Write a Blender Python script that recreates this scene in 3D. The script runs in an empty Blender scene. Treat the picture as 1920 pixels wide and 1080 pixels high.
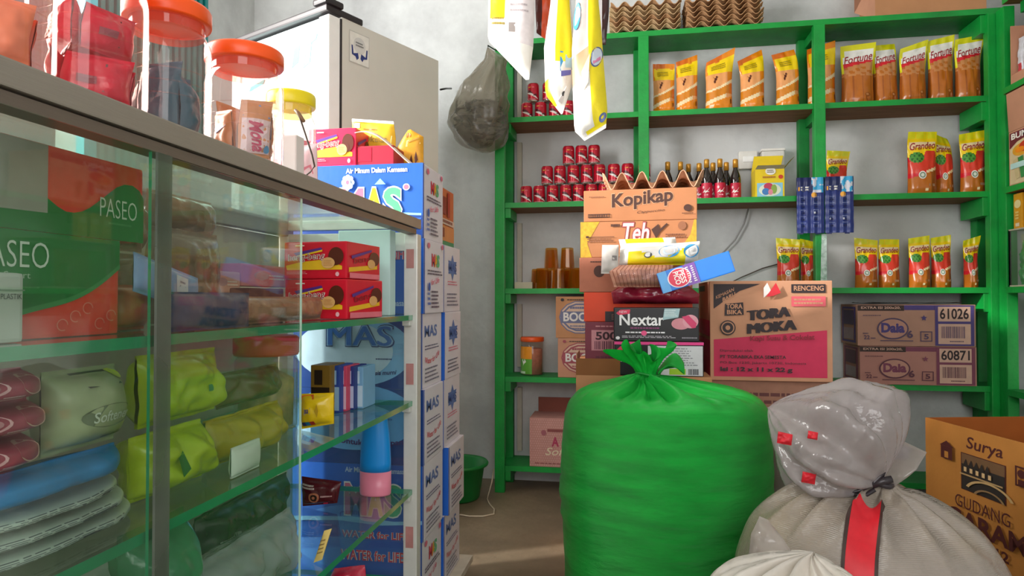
import bpy, bmesh, math, random
from mathutils import Vector, Matrix, noise as mnoise
R = math.radians
SC = bpy.context.scene
COL = SC.collection
random.seed(7)

# ------------------------------------------------------------------ camera, world, light, exposure
F_PX = 1228.0
EYE = Vector((0.0, 0.0, 0.97))
cam_d = bpy.data.cameras.new('camera')
cam_d.sensor_width = 36.0
cam_d.lens = 36.0 * F_PX / 1920.0
cam_d.clip_start = 0.02
cam = bpy.data.objects.new('camera', cam_d)
COL.objects.link(cam)
cam.location = EYE
cam.rotation_euler = (R(90 + 0.933), 0, R(9.5))
SC.camera = cam
CAM_R = cam.rotation_euler.to_matrix()

world = bpy.data.worlds.new('daylight')
SC.world = world
world.use_nodes = True
wn = world.node_tree
wb = wn.nodes['Background']
wb.inputs['Color'].default_value = (0.93, 0.97, 1.0, 1)
wb.inputs['Strength'].default_value = 0.35

SC.view_settings.view_transform = 'Standard'
SC.view_settings.look = 'None'
SC.view_settings.gamma = 1.0
SC.view_settings.use_curve_mapping = False
SC.view_settings.exposure = -0.12

def area(name, loc, target, sx, sy, power, color):
    l = bpy.data.lights.new(name, 'AREA')
    l.shape = 'RECTANGLE'; l.size = sx; l.size_y = sy; l.energy = power; l.color = color
    o = bpy.data.objects.new(name, l); COL.objects.link(o)
    o.location = loc
    d = Vector(target) - Vector(loc)
    o.rotation_euler = d.to_track_quat('-Z', 'Y').to_euler()
    return o

# low sun reaching in through the side doorway, between the fridge and the water cartons
sl = bpy.data.lights.new('sun', 'SUN'); sl.energy = 5.0; sl.angle = R(3); sl.color = (1.0, 0.96, 0.9)
so = bpy.data.objects.new('sun', sl); COL.objects.link(so)
so.rotation_euler = Vector((1, .48, -.42)).to_track_quat('-Z', 'Y').to_euler()
# daylight through the open shop front (behind the camera) and through the side doorway
area('shopfront_daylight', (0.25, -1.5, 1.7), (-0.5, 2.6, 1.0), 2.0, 1.6, 50, (1.0, 0.98, 0.96))
area('doorway_daylight', (-2.04, 1.25, 1.85), (0.6, 2.7, 1.1), 1.3, 1.3, 112, (1.0, 0.985, 0.96))

# ------------------------------------------------------------------ helpers
def at(px, py, X=None, Y=None, Z=None):
    """point where the photograph's pixel meets the plane X=, Y= or Z= of the room"""
    d = CAM_R @ Vector(((px - 960) / F_PX, (540 - py) / F_PX, -1.0))
    if Y is not None: t = (Y - EYE.y) / d.y
    elif X is not None: t = (X - EYE.x) / d.x
    else: t = (Z - EYE.z) / d.z
    return EYE + d * t

def lin(h):
    h = h.lstrip('#')
    c = [int(h[i:i + 2], 16) / 255 for i in (0, 2, 4)]
    return tuple(x / 12.92 if x <= 0.04045 else ((x + 0.055) / 1.055) ** 2.4 for x in c) + (1.0,)

MATS = {}
def pm(hexc, rough=0.5, spec=0.5, noise=0.08, ns=30.0, bump=0.0, bs=60.0, metal=0.0, wave=0.0, ws=200.0, wdir='X', coat=0.0, stretch=(1, 1, 1), sss=0.0, dirt=None, dirt_amt=0.5, ds=3.0):
    """procedural principled material: colour broken by noise, optional bump, weave and dirt patches"""
    key = (hexc, rough, spec, noise, ns, bump, bs, metal, wave, ws, wdir, coat, stretch, sss, dirt, dirt_amt, ds)
    if key in MATS: return MATS[key]
    m = bpy.data.materials.new('paint_' + hexc.lstrip('#')); m.use_nodes = True
    nt = m.node_tree; N = nt.nodes; L = nt.links
    b = N['Principled BSDF']
    b.inputs['Roughness'].default_value = rough
    b.inputs['Specular IOR Level'].default_value = spec
    b.inputs['Metallic'].default_value = metal
    if coat: b.inputs['Coat Weight'].default_value = coat
    if sss:
        b.inputs['Subsurface Weight'].default_value = sss
        b.inputs['Subsurface Radius'].default_value = (0.02, 0.02, 0.02)
    tc = N.new('ShaderNodeTexCoord')
    mp = N.new('ShaderNodeMapping'); mp.inputs['Scale'].default_value = stretch
    L.new(tc.outputs['Object'], mp.inputs['Vector'])
    c = lin(hexc)
    src = None
    if noise:
        nz = N.new('ShaderNodeTexNoise'); nz.inputs['Scale'].default_value = ns; nz.inputs['Detail'].default_value = 4
        L.new(mp.outputs['Vector'], nz.inputs['Vector'])
        mr = N.new('ShaderNodeMapRange')
        mr.inputs['From Min'].default_value = 0.25; mr.inputs['From Max'].default_value = 0.75
        mr.inputs['To Min'].default_value = 1 - noise; mr.inputs['To Max'].default_value = 1 + noise
        L.new(nz.outputs['Fac'], mr.inputs['Value'])
        mx = N.new('ShaderNodeMix'); mx.data_type = 'RGBA'; mx.blend_type = 'MULTIPLY'; mx.inputs['Factor'].default_value = 1
        mx.inputs[6].default_value = c
        L.new(mr.outputs['Result'], mx.inputs[7])
        src = mx.outputs[2]
    if dirt:
        n2 = N.new('ShaderNodeTexNoise'); n2.inputs['Scale'].default_value = ds; n2.inputs['Detail'].default_value = 7; n2.inputs['Roughness'].default_value = 0.65
        L.new(mp.outputs['Vector'], n2.inputs['Vector'])
        m2 = N.new('ShaderNodeMapRange')
        m2.inputs['From Min'].default_value = 0.45; m2.inputs['From Max'].default_value = 0.75
        m2.inputs['To Max'].default_value = dirt_amt
        L.new(n2.outputs['Fac'], m2.inputs['Value'])
        x2 = N.new('ShaderNodeMix'); x2.data_type = 'RGBA'
        L.new(m2.outputs['Result'], x2.inputs['Factor'])
        if src: L.new(src, x2.inputs[6])
        else: x2.inputs[6].default_value = c
        x2.inputs[7].default_value = lin(dirt)
        src = x2.outputs[2]
    if src: L.new(src, b.inputs['Base Color'])
    else: b.inputs['Base Color'].default_value = c
    nrm = None
    if bump:
        nb = N.new('ShaderNodeTexNoise'); nb.inputs['Scale'].default_value = bs; nb.inputs['Detail'].default_value = 3
        L.new(mp.outputs['Vector'], nb.inputs['Vector'])
        bp = N.new('ShaderNodeBump'); bp.inputs['Strength'].default_value = bump; bp.inputs['Distance'].default_value = 0.01
        L.new(nb.outputs['Fac'], bp.inputs['Height'])
        nrm = bp.outputs['Normal']
    if wave:
        wv = N.new('ShaderNodeTexWave'); wv.bands_direction = wdir; wv.inputs['Scale'].default_value = ws; wv.inputs['Distortion'].default_value = 0.4
        L.new(mp.outputs['Vector'], wv.inputs['Vector'])
        bp2 = N.new('ShaderNodeBump'); bp2.inputs['Strength'].default_value = wave; bp2.inputs['Distance'].default_value = 0.002
        L.new(wv.outputs['Fac'], bp2.inputs['Height'])
        if nrm: L.new(nrm, bp2.inputs['Normal'])
        nrm = bp2.outputs['Normal']
    if nrm: L.new(nrm, b.inputs['Normal'])
    MATS[key] = m
    return m

def clear(tint, haze='#ffffff', haze_amt=0.06, rough=0.03, ior=1.45, bump=0.0, bs=40.0, refl=1.0):
    """thin clear sheet: tinted see-through, a mirror sheen that grows at grazing angles, a little milky haze"""
    key = ('clear', tint, haze, haze_amt, rough, ior, bump, bs, refl)
    if key in MATS: return MATS[key]
    m = bpy.data.materials.new('clear_' + tint.lstrip('#')); m.use_nodes = True
    nt = m.node_tree; N = nt.nodes; L = nt.links
    N.remove(N['Principled BSDF'])
    out = N['Material Output']
    tr = N.new('ShaderNodeBsdfTransparent'); tr.inputs['Color'].default_value = lin(tint)
    gl = N.new('ShaderNodeBsdfGlossy'); gl.inputs['Roughness'].default_value = rough; gl.inputs['Color'].default_value = (refl, refl, refl, 1)
    df = N.new('ShaderNodeBsdfDiffuse'); df.inputs['Color'].default_value = lin(haze)
    tl = N.new('ShaderNodeBsdfTranslucent'); tl.inputs['Color'].default_value = lin(haze)
    ad = N.new('ShaderNodeMixShader'); ad.inputs['Fac'].default_value = 0.4
    L.new(df.outputs[0], ad.inputs[1]); L.new(tl.outputs[0], ad.inputs[2])
    nz = N.new('ShaderNodeTexNoise'); nz.inputs['Scale'].default_value = 6; nz.inputs['Detail'].default_value = 5
    tc = N.new('ShaderNodeTexCoord'); L.new(tc.outputs['Object'], nz.inputs['Vector'])
    mr = N.new('ShaderNodeMapRange'); mr.inputs['From Min'].default_value = 0.3; mr.inputs['From Max'].default_value = 0.7
    mr.inputs['To Min'].default_value = haze_amt * 0.6; mr.inputs['To Max'].default_value = haze_amt * 1.4
    L.new(nz.outputs['Fac'], mr.inputs['Value'])
    m1 = N.new('ShaderNodeMixShader'); L.new(mr.outputs['Result'], m1.inputs['Fac'])
    L.new(tr.outputs[0], m1.inputs[1]); L.new(ad.outputs[0], m1.inputs[2])
    # Schlick sheen, the same from both sides of the thin sheet
    f0 = ((ior - 1) / (ior + 1)) ** 2
    fr = N.new('ShaderNodeLayerWeight'); fr.inputs['Blend'].default_value = 0.5
    pw = N.new('ShaderNodeMath'); pw.operation = 'POWER'; pw.inputs[1].default_value = 5.0; L.new(fr.outputs['Facing'], pw.inputs[0])
    ml = N.new('ShaderNodeMath'); ml.operation = 'MULTIPLY_ADD'; ml.inputs[1].default_value = 1 - f0; ml.inputs[2].default_value = f0; L.new(pw.outputs[0], ml.inputs[0])
    m2 = N.new('ShaderNodeMixShader'); L.new(ml.outputs[0], m2.inputs['Fac'])
    L.new(m1.outputs[0], m2.inputs[1]); L.new(gl.outputs[0], m2.inputs[2])
    if bump:
        nb = N.new('ShaderNodeTexNoise'); nb.inputs['Scale'].default_value = bs; nb.inputs['Detail'].default_value = 4
        L.new(tc.outputs['Object'], nb.inputs['Vector'])
        bp = N.new('ShaderNodeBump'); bp.inputs['Strength'].default_value = bump; bp.inputs['Distance'].default_value = 0.01
        L.new(nb.outputs['Fac'], bp.inputs['Height'])
        L.new(bp.outputs['Normal'], gl.inputs['Normal']); L.new(bp.outputs['Normal'], fr.inputs['Normal'])
    L.new(m2.outputs[0], out.inputs['Surface'])
    MATS[key] = m
    return m

def glow(hexc, strength):
    m = bpy.data.materials.new('lit_panel'); m.use_nodes = True
    b = m.node_tree.nodes['Principled BSDF']
    b.inputs['Base Color'].default_value = lin(hexc)
    b.inputs['Emission Color'].default_value = lin(hexc); b.inputs['Emission Strength'].default_value = strength
    return m

_TC = {}
def text_shape(s, bold=0.0, shear=0.0, space=1.0):
    key = (s, bold, shear, space)
    if key in _TC: return _TC[key]
    c = bpy.data.curves.new('writing', 'FONT')
    c.body = s; c.offset = bold; c.shear = shear; c.resolution_u = 3; c.space_character = space; c.fill_mode = 'FRONT'
    o = bpy.data.objects.new('writing', c)
    me = bpy.data.meshes.new_from_object(o)
    v = [(p.co.x, p.co.y) for p in me.vertices]
    f = [tuple(p.vertices) for p in me.polygons]
    n = [p.normal.z for p in me.polygons]
    f = [t if q > 0 else t[::-1] for t, q in zip(f, n)]
    bpy.data.objects.remove(o); bpy.data.curves.remove(c); bpy.data.meshes.remove(me)
    x0 = min(p[0] for p in v); x1 = max(p[0] for p in v); y0 = min(p[1] for p in v); y1 = max(p[1] for p in v)
    v = [((a - x0) / (x1 - x0), (b - y0) / (y1 - y0)) for a, b in v]
    _TC[key] = (v, f)
    return _TC[key]

class MB:
    """collects faces of one part, with a material per face"""
    def __init__(s):
        s.v = []; s.f = []; s.fm = []; s.sm = []; s.mats = []
    def mi(s, m):
        if m not in s.mats: s.mats.append(m)
        return s.mats.index(m)
    def add(s, verts, faces, mat, smooth=False, M=None):
        b = len(s.v)
        if M is not None: verts = [M @ Vector(p) for p in verts]
        s.v += [tuple(p) for p in verts]
        ml = isinstance(mat, list)
        for i, f in enumerate(faces):
            s.f.append(tuple(b + k for k in f)); s.fm.append(s.mi(mat[i] if ml else mat)); s.sm.append(smooth)
        return s
    def box(s, x0, x1, y0, y1, z0, z1, mat, bev=0.0, M=None):
        if bev <= 0:
            v = [(x0, y0, z0), (x1, y0, z0), (x1, y1, z0), (x0, y1, z0), (x0, y0, z1), (x1, y0, z1), (x1, y1, z1), (x0, y1, z1)]
            f = [(3, 2, 1, 0), (4, 5, 6, 7), (0, 1, 5, 4), (1, 2, 6, 5), (2, 3, 7, 6), (3, 0, 4, 7)]
            return s.add(v, f, mat, False, M)
        bm = bmesh.new()
        bmesh.ops.create_cube(bm, size=1.0)
        for p in bm.verts:
            p.co = ((x0 + x1) / 2 + p.co.x * (x1 - x0), (y0 + y1) / 2 + p.co.y * (y1 - y0), (z0 + z1) / 2 + p.co.z * (z1 - z0))
        bmesh.ops.bevel(bm, geom=bm.edges[:], offset=bev, segments=2, profile=0.7, affect='EDGES')
        bm.verts.index_update()
        s.add([p.co[:] for p in bm.verts], [[q.index for q in f.verts] for f in bm.faces], mat, False, M)
        bm.free(); return s
    def lathe(s, prof, mat, n=24, c=(0, 0, 0), smooth=True, M=None, cap0=True, cap1=True, sq=1.0):
        v = []; f = []; mm = []
        ml = isinstance(mat, list)
        for r, z in prof:
            for k in range(n):
                a = 2 * math.pi * k / n
                v.append((c[0] + r * math.cos(a), c[1] + r * math.sin(a) * sq, c[2] + z))
        for i in range(len(prof) - 1):
            for k in range(n):
                k2 = (k + 1) % n
                f.append((i * n + k, i * n + k2, (i + 1) * n + k2, (i + 1) * n + k)); mm.append(mat[i] if ml else mat)
        if cap0: f.append(tuple(range(n))[::-1]); mm.append(mat[0] if ml else mat)
        if cap1: f.append(tuple((len(prof) - 1) * n + k for k in range(n))); mm.append(mat[-1] if ml else mat)
        return s.add(v, f, mm, smooth, M)
    def tube(s, pts, r, mat, n=8, M=None):
        pts = [Vector(p) for p in pts]; v = []; f = []
        for i, p in enumerate(pts):
            t = (pts[min(i + 1, len(pts) - 1)] - pts[max(i - 1, 0)]).normalized()
            a = t.cross(Vector((0.31, 0.17, 1.0))).normalized(); b = t.cross(a)
            for k in range(n):
                g = 2 * math.pi * k / n
                v.append(tuple(p + (a * math.cos(g) + b * math.sin(g)) * r))
        for i in range(len(pts) - 1):
            for k in range(n):
                k2 = (k + 1) % n
                f.append((i * n + k, (i + 1) * n + k, (i + 1) * n + k2, i * n + k2))
        f.append(tuple(range(n))); f.append(tuple((len(pts) - 1) * n + k for k in range(n))[::-1])
        return s.add(v, f, mat, True, M)
    def surf(s, fn, nu, nv, mat, closed_u=False, smooth=True, pat=None, flip=False):
        """fn(u,v) with u,v in 0..1 -> point; pat(u,v) -> material"""
        cols = nu if closed_u else nu + 1
        v = [fn(i / nu, j / nv) for j in range(nv + 1) for i in range(cols)]
        f = []; mm = []
        for j in range(nv):
            for i in range(nu):
                i2 = (i + 1) % cols
                q = (j * cols + i, j * cols + i2, (j + 1) * cols + i2, (j + 1) * cols + i)
                f.append(q[::-1] if flip else q)
                mm.append(pat((i + .5) / nu, (j + .5) / nv) if pat else mat)
        return s.add(v, f, mm, smooth)
    def prism(s, pts, y0, y1, mat, M=None):
        """outline in x,z pushed from y0 to y1"""
        n = len(pts)
        v = [(x, y0, z) for x, z in pts] + [(x, y1, z) for x, z in pts]
        f = [tuple(range(n)), tuple(range(n, 2 * n))[::-1]]
        for k in range(n):
            k2 = (k + 1) % n
            f.append((k2, k, n + k, n + k2))
        return s.add(v, f, mat, False, M)
    def build(s, name, parent=None, loc=(0, 0, 0), rot=(0, 0, 0), label=None, cat=None, group=None, kind=None):
        me = bpy.data.meshes.new(name)
        me.from_pydata(s.v, [], s.f)
        for m in s.mats: me.materials.append(m)
        me.polygons.foreach_set('material_index', s.fm)
        me.polygons.foreach_set('use_smooth', s.sm)
        me.update()
        o = bpy.data.objects.new(name, me); COL.objects.link(o)
        o.location = loc; o.rotation_euler = rot
        if parent: o.parent = parent
        return tag(o, label, cat, group, kind)

def tag(o, label=None, cat=None, group=None, kind=None):
    if label: o['label'] = label
    if cat: o['category'] = cat
    if group: o['group'] = group
    if kind: o['kind'] = kind
    return o

def thing(name, label, cat, loc=(0, 0, 0), rot=(0, 0, 0), group=None):
    o = bpy.data.objects.new(name, None); COL.objects.link(o)
    o.empty_display_size = 0.05
    o.location = loc; o.rotation_euler = rot
    return tag(o, label, cat, group)

def dup(o, loc=None, rot=None, label=None, group=None, parent=None):
    kids = list(o.children)
    c = o.copy(); COL.objects.link(c)
    if parent: c.parent = parent
    if loc is not None: c.location = loc
    if rot is not None: c.rotation_euler = rot
    if label: c['label'] = label
    if group: c['group'] = group
    for k in kids: dup(k, parent=c)
    return c

class Pr:
    """prints flat marks on a face: fn(u,v,lift) -> point"""
    def __init__(s, mb, fn, step=0.0004, base=0.0005):
        s.mb = mb; s.fn = fn; s.l = base; s.step = step
    def _up(s):
        s.l += s.step; return s.l
    def rect(s, u0, v0, u1, v1, m, nu=1, nv=1):
        l = s._up()
        s.mb.surf(lambda a, b: s.fn(u0 + (u1 - u0) * a, v0 + (v1 - v0) * b, l), nu, nv, m, smooth=False); return s
    def poly(s, pts, m):
        l = s._up()
        s.mb.add([s.fn(u, v, l) for u, v in pts], [tuple(range(len(pts)))], m); return s
    def ell(s, cu, cv, ru, rv, m, n=28, a0=0, a1=360):
        return s.poly([(cu + ru * math.cos(R(a0 + (a1 - a0) * k / n)), cv + rv * math.sin(R(a0 + (a1 - a0) * k / n))) for k in range(n)], m)
    def ring(s, cu, cv, ru, rv, w, m, n=32, a0=0, a1=360):
        l = s._up()
        s.mb.surf(lambda a, b: s.fn(cu + ru * (1 - w * b) * math.cos(R(a0 + (a1 - a0) * a)), cv + rv * (1 - w * b) * math.sin(R(a0 + (a1 - a0) * a)), l), n, 1, m, smooth=False, flip=True); return s
    def frame(s, u0, v0, u1, v1, tu, tv, m):
        s.rect(u0, v0, u1, v0 + tv, m); s.rect(u0, v1 - tv, u1, v1, m); s.rect(u0, v0, u0 + tu, v1, m); s.rect(u1 - tu, v0, u1, v1, m); return s
    def text(s, t, u0, v0, u1, v1, m, bold=0.0, shear=0.0, skew=0.0, arc=0.0, space=1.0):
        l = s._up()
        v, f = text_shape(t, bold, shear, space)
        s.mb.add([s.fn(u0 + (u1 - u0) * a, v0 + (v1 - v0) * b + skew * a + arc * 4 * a * (1 - a), l) for a, b in v], f, m); return s
    def band(s, u0, u1, lo, hi, m, n=14):
        l = s._up()
        s.mb.surf(lambda a, b: s.fn(u0 + (u1 - u0) * a, lo(a) + (hi(a) - lo(a)) * b, l), n, 1, m, smooth=False); return s
    def fat(s, t, u0, v0, u1, v1, m, bold=0.02, shear=0.0, skew=0.0, w=0.006):
        for d in (-w, -w / 2, w / 2, w): s.text(t, u0 + d, v0, u1 + d, v1, m, bold, shear, skew)
        return s
    def lines(s, u0, v0, u1, v1, n, m, fill=0.45, seed=1):
        """rows of fine illegible print"""
        rg = random.Random(seed); h = (v1 - v0) / n; l = s._up()
        for k in range(n):
            u = u0; y = v0 + h * (k + 0.25)
            end = u1 - (u1 - u0) * rg.uniform(0, 0.25)
            while u < end:
                w = (u1 - u0) * rg.uniform(0.04, 0.12)
                e = min(u + w, end)
                s.mb.add([s.fn(a, b, l) for a, b in ((u, y), (e, y), (e, y + h * fill), (u, y + h * fill))], [(0, 1, 2, 3)], m)
                u = e + (u1 - u0) * 0.018
        return s
    def barcode(s, u0, v0, u1, v1, m, n=22, seed=3):
        rg = random.Random(seed); l = s._up(); u = u0; w = (u1 - u0) / n
        while u < u1 - w:
            e = u + w * rg.uniform(0.3, 0.8)
            s.mb.add([s.fn(a, b, l) for a, b in ((u, v0), (e, v0), (e, v1), (u, v1))], [(0, 1, 2, 3)], m)
            u = e + w * rg.uniform(0.25, 0.7)
        return s

def face(x0, x1, y0, y1, z0, z1, side='front'):
    O, U, V, N = {'front': ((x0, y0, z0), (x1 - x0, 0, 0), (0, 0, z1 - z0), (0, -1, 0)),
                  'right': ((x1, y0, z0), (0, y1 - y0, 0), (0, 0, z1 - z0), (1, 0, 0)),
                  'left': ((x0, y1, z0), (0, y0 - y1, 0), (0, 0, z1 - z0), (-1, 0, 0)),
                  'top': ((x0, y0, z1), (x1 - x0, 0, 0), (0, y1 - y0, 0), (0, 0, 1))}[side]
    O, U, V, N = Vector(O), Vector(U), Vector(V), Vector(N)
    return lambda u, v, l: tuple(O + U * u + V * v + N * l)

def boxed(name, label, cat, x0, x1, yf, depth, z0, z1, mat, prints=None, rz=0.0, group=None, bev=0.003, parent=None, kind=None):
    """a printed box standing at front plane yf; prints(dict of Pr per side)"""
    w = x1 - x0; h = z1 - z0
    mb = MB(); mb.box(-w / 2, w / 2, -depth / 2, depth / 2, 0, h, mat, bev)
    if prints:
        prints({k: Pr(mb, face(-w / 2, w / 2, -depth / 2, depth / 2, 0, h, k)) for k in ('front', 'right', 'left', 'top')})
    return mb.build(name, parent, ((x0 + x1) / 2, yf + depth / 2, z0), (0, 0, rz), label, cat, group, kind)

def span(pl, pr, pt, pb, Y):
    a = at(pl, pt, Y=Y); b = at(pr, pb, Y=Y)
    return a.x, b.x, b.z, a.z

def nz(x, y, z, s=1.0):
    return mnoise.noise(Vector((x * s, y * s, z * s)))

ORD = ['first', 'second', 'third', 'fourth', 'fifth', 'sixth', 'seventh', 'eighth', 'ninth', 'tenth', 'eleventh', 'twelfth']
# ------------------------------------------------------------------ the room
YS, YW = 3.255, 3.48          # front of the wall rack, back wall
XL, XR = -2.1, 1.93           # side walls
ZS = [2.281, 1.886, 1.4537, 1.021, 0.578, 0.132]   # tops of the wall rack's shelves

WALL = pm('#d3d5d5', 0.9, 0.2, 0.06, 6, 0.2, 30, dirt='#98989a', dirt_amt=0.65, ds=1.8)
MB().box(XL - .1, XR + .1, -1.6, YW + .1, -0.1, 0, pm('#84745f', 0.5, 0.4, 0.14, 9, 0.25, 25, dirt='#5f5445', dirt_amt=0.7, ds=2.2)).build('floor', kind='structure')
MB().box(XL - .1, XR + .1, YW, YW + .1, 0, 3.0, WALL).build('wall_back', kind='structure')
MB().box(XR, XR + .1, -1.6, YW, 0, 3.0, WALL).build('wall_right', kind='structure')
MB().box(XL - .1, XR + .1, -1.6, YW + .1, 3.0, 3.1, pm('#d9d7d0', 0.9, 0.2, 0.05, 5)).build('ceiling', kind='structure')
w = MB(); w.box(XL - .1, -1.95, -1.7, -1.6, 0, 3.0, WALL); w.box(1.3, XR + .1, -1.7, -1.6, 0, 3.0, WALL); w.box(-1.95, 1.3, -1.7, -1.6, 2.55, 3.0, WALL); w.box(-1.95, 1.3, -1.7, -1.6, 0, 0.8, WALL)
w.build('wall_front', kind='structure')  # unseen wall, added to limit the daylight; opening and sill shaped for that
w = MB()
w.box(XL - .1, XL, 2.24, YW, 0, 3.0, WALL); w.box(XL - .1, XL, -1.6, .55, 0, 3.0, WALL); w.box(XL - .1, XL, .55, 2.24, 2.6, 3.0, WALL)
w.build('wall_left', kind='structure')
# teal ribbed folding door leaf drawn back against the left wall
d = thing('door_1', None, None, (XL + .03, 2.62, 0)); d['kind'] = 'structure'
TEAL = pm('#0f7d7c', 0.45, 0.5, 0.1, 20)
mb = MB(); y = -0.36; k = 0
while y < 0.36:
    mb.box(0.0, 0.03 if k % 2 else 0.012, y, y + 0.022, 0.02, 2.6, TEAL); y += 0.022; k += 1
mb.build('door_panel', d)
MB().box(0.0, 0.036, -0.42, -0.36, 0.02, 2.6, pm('#3ccbe0', 0.4)).build('door_edge', d)

# ------------------------------------------------------------------ green wall rack
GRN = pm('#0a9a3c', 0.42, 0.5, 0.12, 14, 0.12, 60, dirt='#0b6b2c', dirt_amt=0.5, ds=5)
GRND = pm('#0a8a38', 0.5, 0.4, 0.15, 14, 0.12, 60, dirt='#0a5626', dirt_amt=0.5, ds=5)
WOOD = pm('#8a5f43', 0.75, 0.3, 0.22, 9, 0.1, 50, stretch=(1, 8, 8), dirt='#5d3b26', dirt_amt=0.5, ds=4)
PEEL = pm('#cfe3dc', 0.6, 0.4, 0.25, 60, dirt='#2f8a5c', dirt_amt=0.8, ds=40)
rack = thing('wall_rack', 'tall green painted timber rack of shelves standing against the back wall', 'shelf rack', (0, 0, 0))
RX0, RX1 = at(929, 540, Y=YS).x, 1.70
px_posts = [at(929, 540, Y=YS).x, at(1198, 540, Y=YS).x, at(1527, 540, Y=YS).x, 1.625]
PW = 0.05
for i, x in enumerate(px_posts):
    mb = MB(); mb.box(x, x + PW, YS - .02, YS + .02, 0, 2.254, GRN, 0.004)
    if i == 2:
        pr = Pr(mb, face(x, x + PW, YS - .02, YS + .02, 0, 2.5), base=0.0008)
        pr.poly([(0.42, 0.412), (0.99, 0.412), (0.99, 0.508), (0.55, 0.508), (0.48, 0.46)], PEEL)
    mb.build('post', rack)
    if i < 3:
        xb = x - 0.02 if i else x + .012
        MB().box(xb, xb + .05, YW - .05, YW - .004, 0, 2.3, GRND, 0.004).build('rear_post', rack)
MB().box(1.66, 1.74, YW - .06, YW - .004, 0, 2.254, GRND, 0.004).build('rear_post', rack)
for k, z in enumerate(ZS):
    mb = MB()
    under = GRND if k == 0 else WOOD
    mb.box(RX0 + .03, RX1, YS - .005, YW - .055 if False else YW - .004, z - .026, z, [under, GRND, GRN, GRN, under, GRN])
    mb.build('shelf', rack)
    for i, x in enumerate(px_posts):
        if i == 3: x0, x1, hh, m = x - .02, x + .03, 0.085, GRN
        elif i == 0: x0, x1, hh, m = x + .048, x + .078, 0.05, GRN
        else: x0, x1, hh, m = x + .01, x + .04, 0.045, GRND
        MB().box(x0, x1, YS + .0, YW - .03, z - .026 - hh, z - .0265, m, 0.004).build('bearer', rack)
    if k < 5:
        for x in (px_posts[0] + .06,): MB().box(x + .02, x + .045, YW - .03, YW - .004, ZS[k + 1] + .03, z - .08, pm('#b9b3a6', 0.7)).build('batten', rack)

# the same rack carries on along the right-hand wall
side = thing('side_rack', 'green timber rack along the side wall meeting the wall rack in the corner', 'shelf rack', (0, 0, 0))
MB().box(1.655, 1.70, 3.17, 3.23, 0, 2.254, GRN, 0.004).build('post', side)
MB().box(1.655, 1.70, 1.55, 1.61, 0, 2.254, GRN, 0.004).build('post', side)
for k, z in enumerate(ZS):
    mb = MB(); mb.box(1.645, XR - .005, 1.5, 3.16, z - .026, z, [WOOD, GRND, GRN, GRN, GRN, GRN]); mb.build('shelf', side)
    MB().box(1.705, XR - .02, 3.1, 3.14, z - .075, z - .0265, GRND, 0.004).build('bearer', side)

# socket, cables on the back wall
s = thing('wall_socket', 'white square double switch box on the back wall behind the bottles', 'socket', (0, 0, 0))
x0, x1, z0, z1 = span(1385, 1420, 284, 316, YW - .03)
MB().box(x0, x1, YW - .035, YW - .002, z0, z1, pm('#e8e6df', 0.4), 0.006).build('plate', s)
MB().box(x0 + .02, x1 - .018, YW - .04, YW - .034, (z0 + z1) / 2 - .012, (z0 + z1) / 2 + .018, pm('#fbfbf8', 0.35), 0.003).build('switch', s)
mb = MB(); pts = [at(1404, 388, Y=YW - .02), at(1395, 420, Y=YW - .02), at(1378, 450, Y=YW - .02), at(1352, 478, Y=YW - .02), at(1310, 505, Y=YW - .02), at(1250, 520, Y=YW - .02)]
mb.tube(pts, 0.004, pm('#8e8e8c', 0.5)).build('cable', label='thin grey cable slanting down the back wall under the bottles', cat='cable')
mb = MB(); pts = [at(1470, 492, Y=YW - .012), at(1430, 503, Y=YW - .012), at(1390, 520, Y=YW - .012), at(1350, 540, Y=YW - .012)]
mb.tube(pts, 0.003, pm('#4e423a', 0.5)).build('cable', label='dark brown cord rising along the back wall above the pink coffee carton', cat='cable')

# ------------------------------------------------------------------ fridge
FX = thing('display_fridge', 'white upright display fridge with a lit glass door, turned towards the counter', 'fridge')
c1 = at(641, 26, Y=2.262)
FH = c1.z
ang = R(-25.0)
FX.location = (c1.x, c1.y, 0); FX.rotation_euler = (0, 0, ang)
# local axes: +y is depth (away), -x along the door; origin at the door's corner next to the side wall of the fridge
FW, FD = 0.60, 0.54
BODY = pm('#d9d6cd', 0.35, 0.5, 0.03, 8)
WHT = pm('#f4f4f2', 0.3, 0.5, 0.02)
BLK = pm('#2a2326', 0.4, 0.5, 0.05)
mb = MB()
mb.box(-FW, -FW + .04, 0, FD, 0.1, FH - .03, BODY); mb.box(-.03, 0, 0.0, FD, 0.1, FH - .03, BODY); mb.box(-FW + .04, -.03, FD - .04, FD, 0.1, FH - .03, BODY)
mb.box(-FW + .04, -.03, 0, FD - .04, FH - .30, FH - .03, BODY); mb.box(-FW + .04, -.03, 0, FD - .04, 0.1, 0.3, BODY); mb.box(-FW, 0, 0, FD, FH - .03, FH - .012, BODY, 0)
mb.build('cabinet', FX)
MB().box(-FW - .005, 0.004, -.075, 0.10, FH - .012, FH + .012, BLK, 0.006).build('top_trim', FX)
MB().box(-.06, 0.012, -.085, 0.0, FH + .0121, FH + .035, BLK, 0.008).build('hinge_cover', FX)
MB().box(-FW + .01, -.01, -.01, FD - .02, 0.0, 0.1, BLK).build('plinth', FX)
dr = MB()
dr.box(-.055, 0, -.06, -.008, 0.12, FH - .02, WHT, 0.004); dr.box(-FW, -FW + .055, -.06, -.008, 0.12, FH - .02, WHT, 0.004)
dr.box(-FW + .055, -.055, -.06, -.008, 0.12, 0.2, WHT); 
dr.build('door', FX)
MB().box(-.008, 0.002, -.0079, -.0001, 0.12, FH - .02, BLK).build('gasket', FX)
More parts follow.
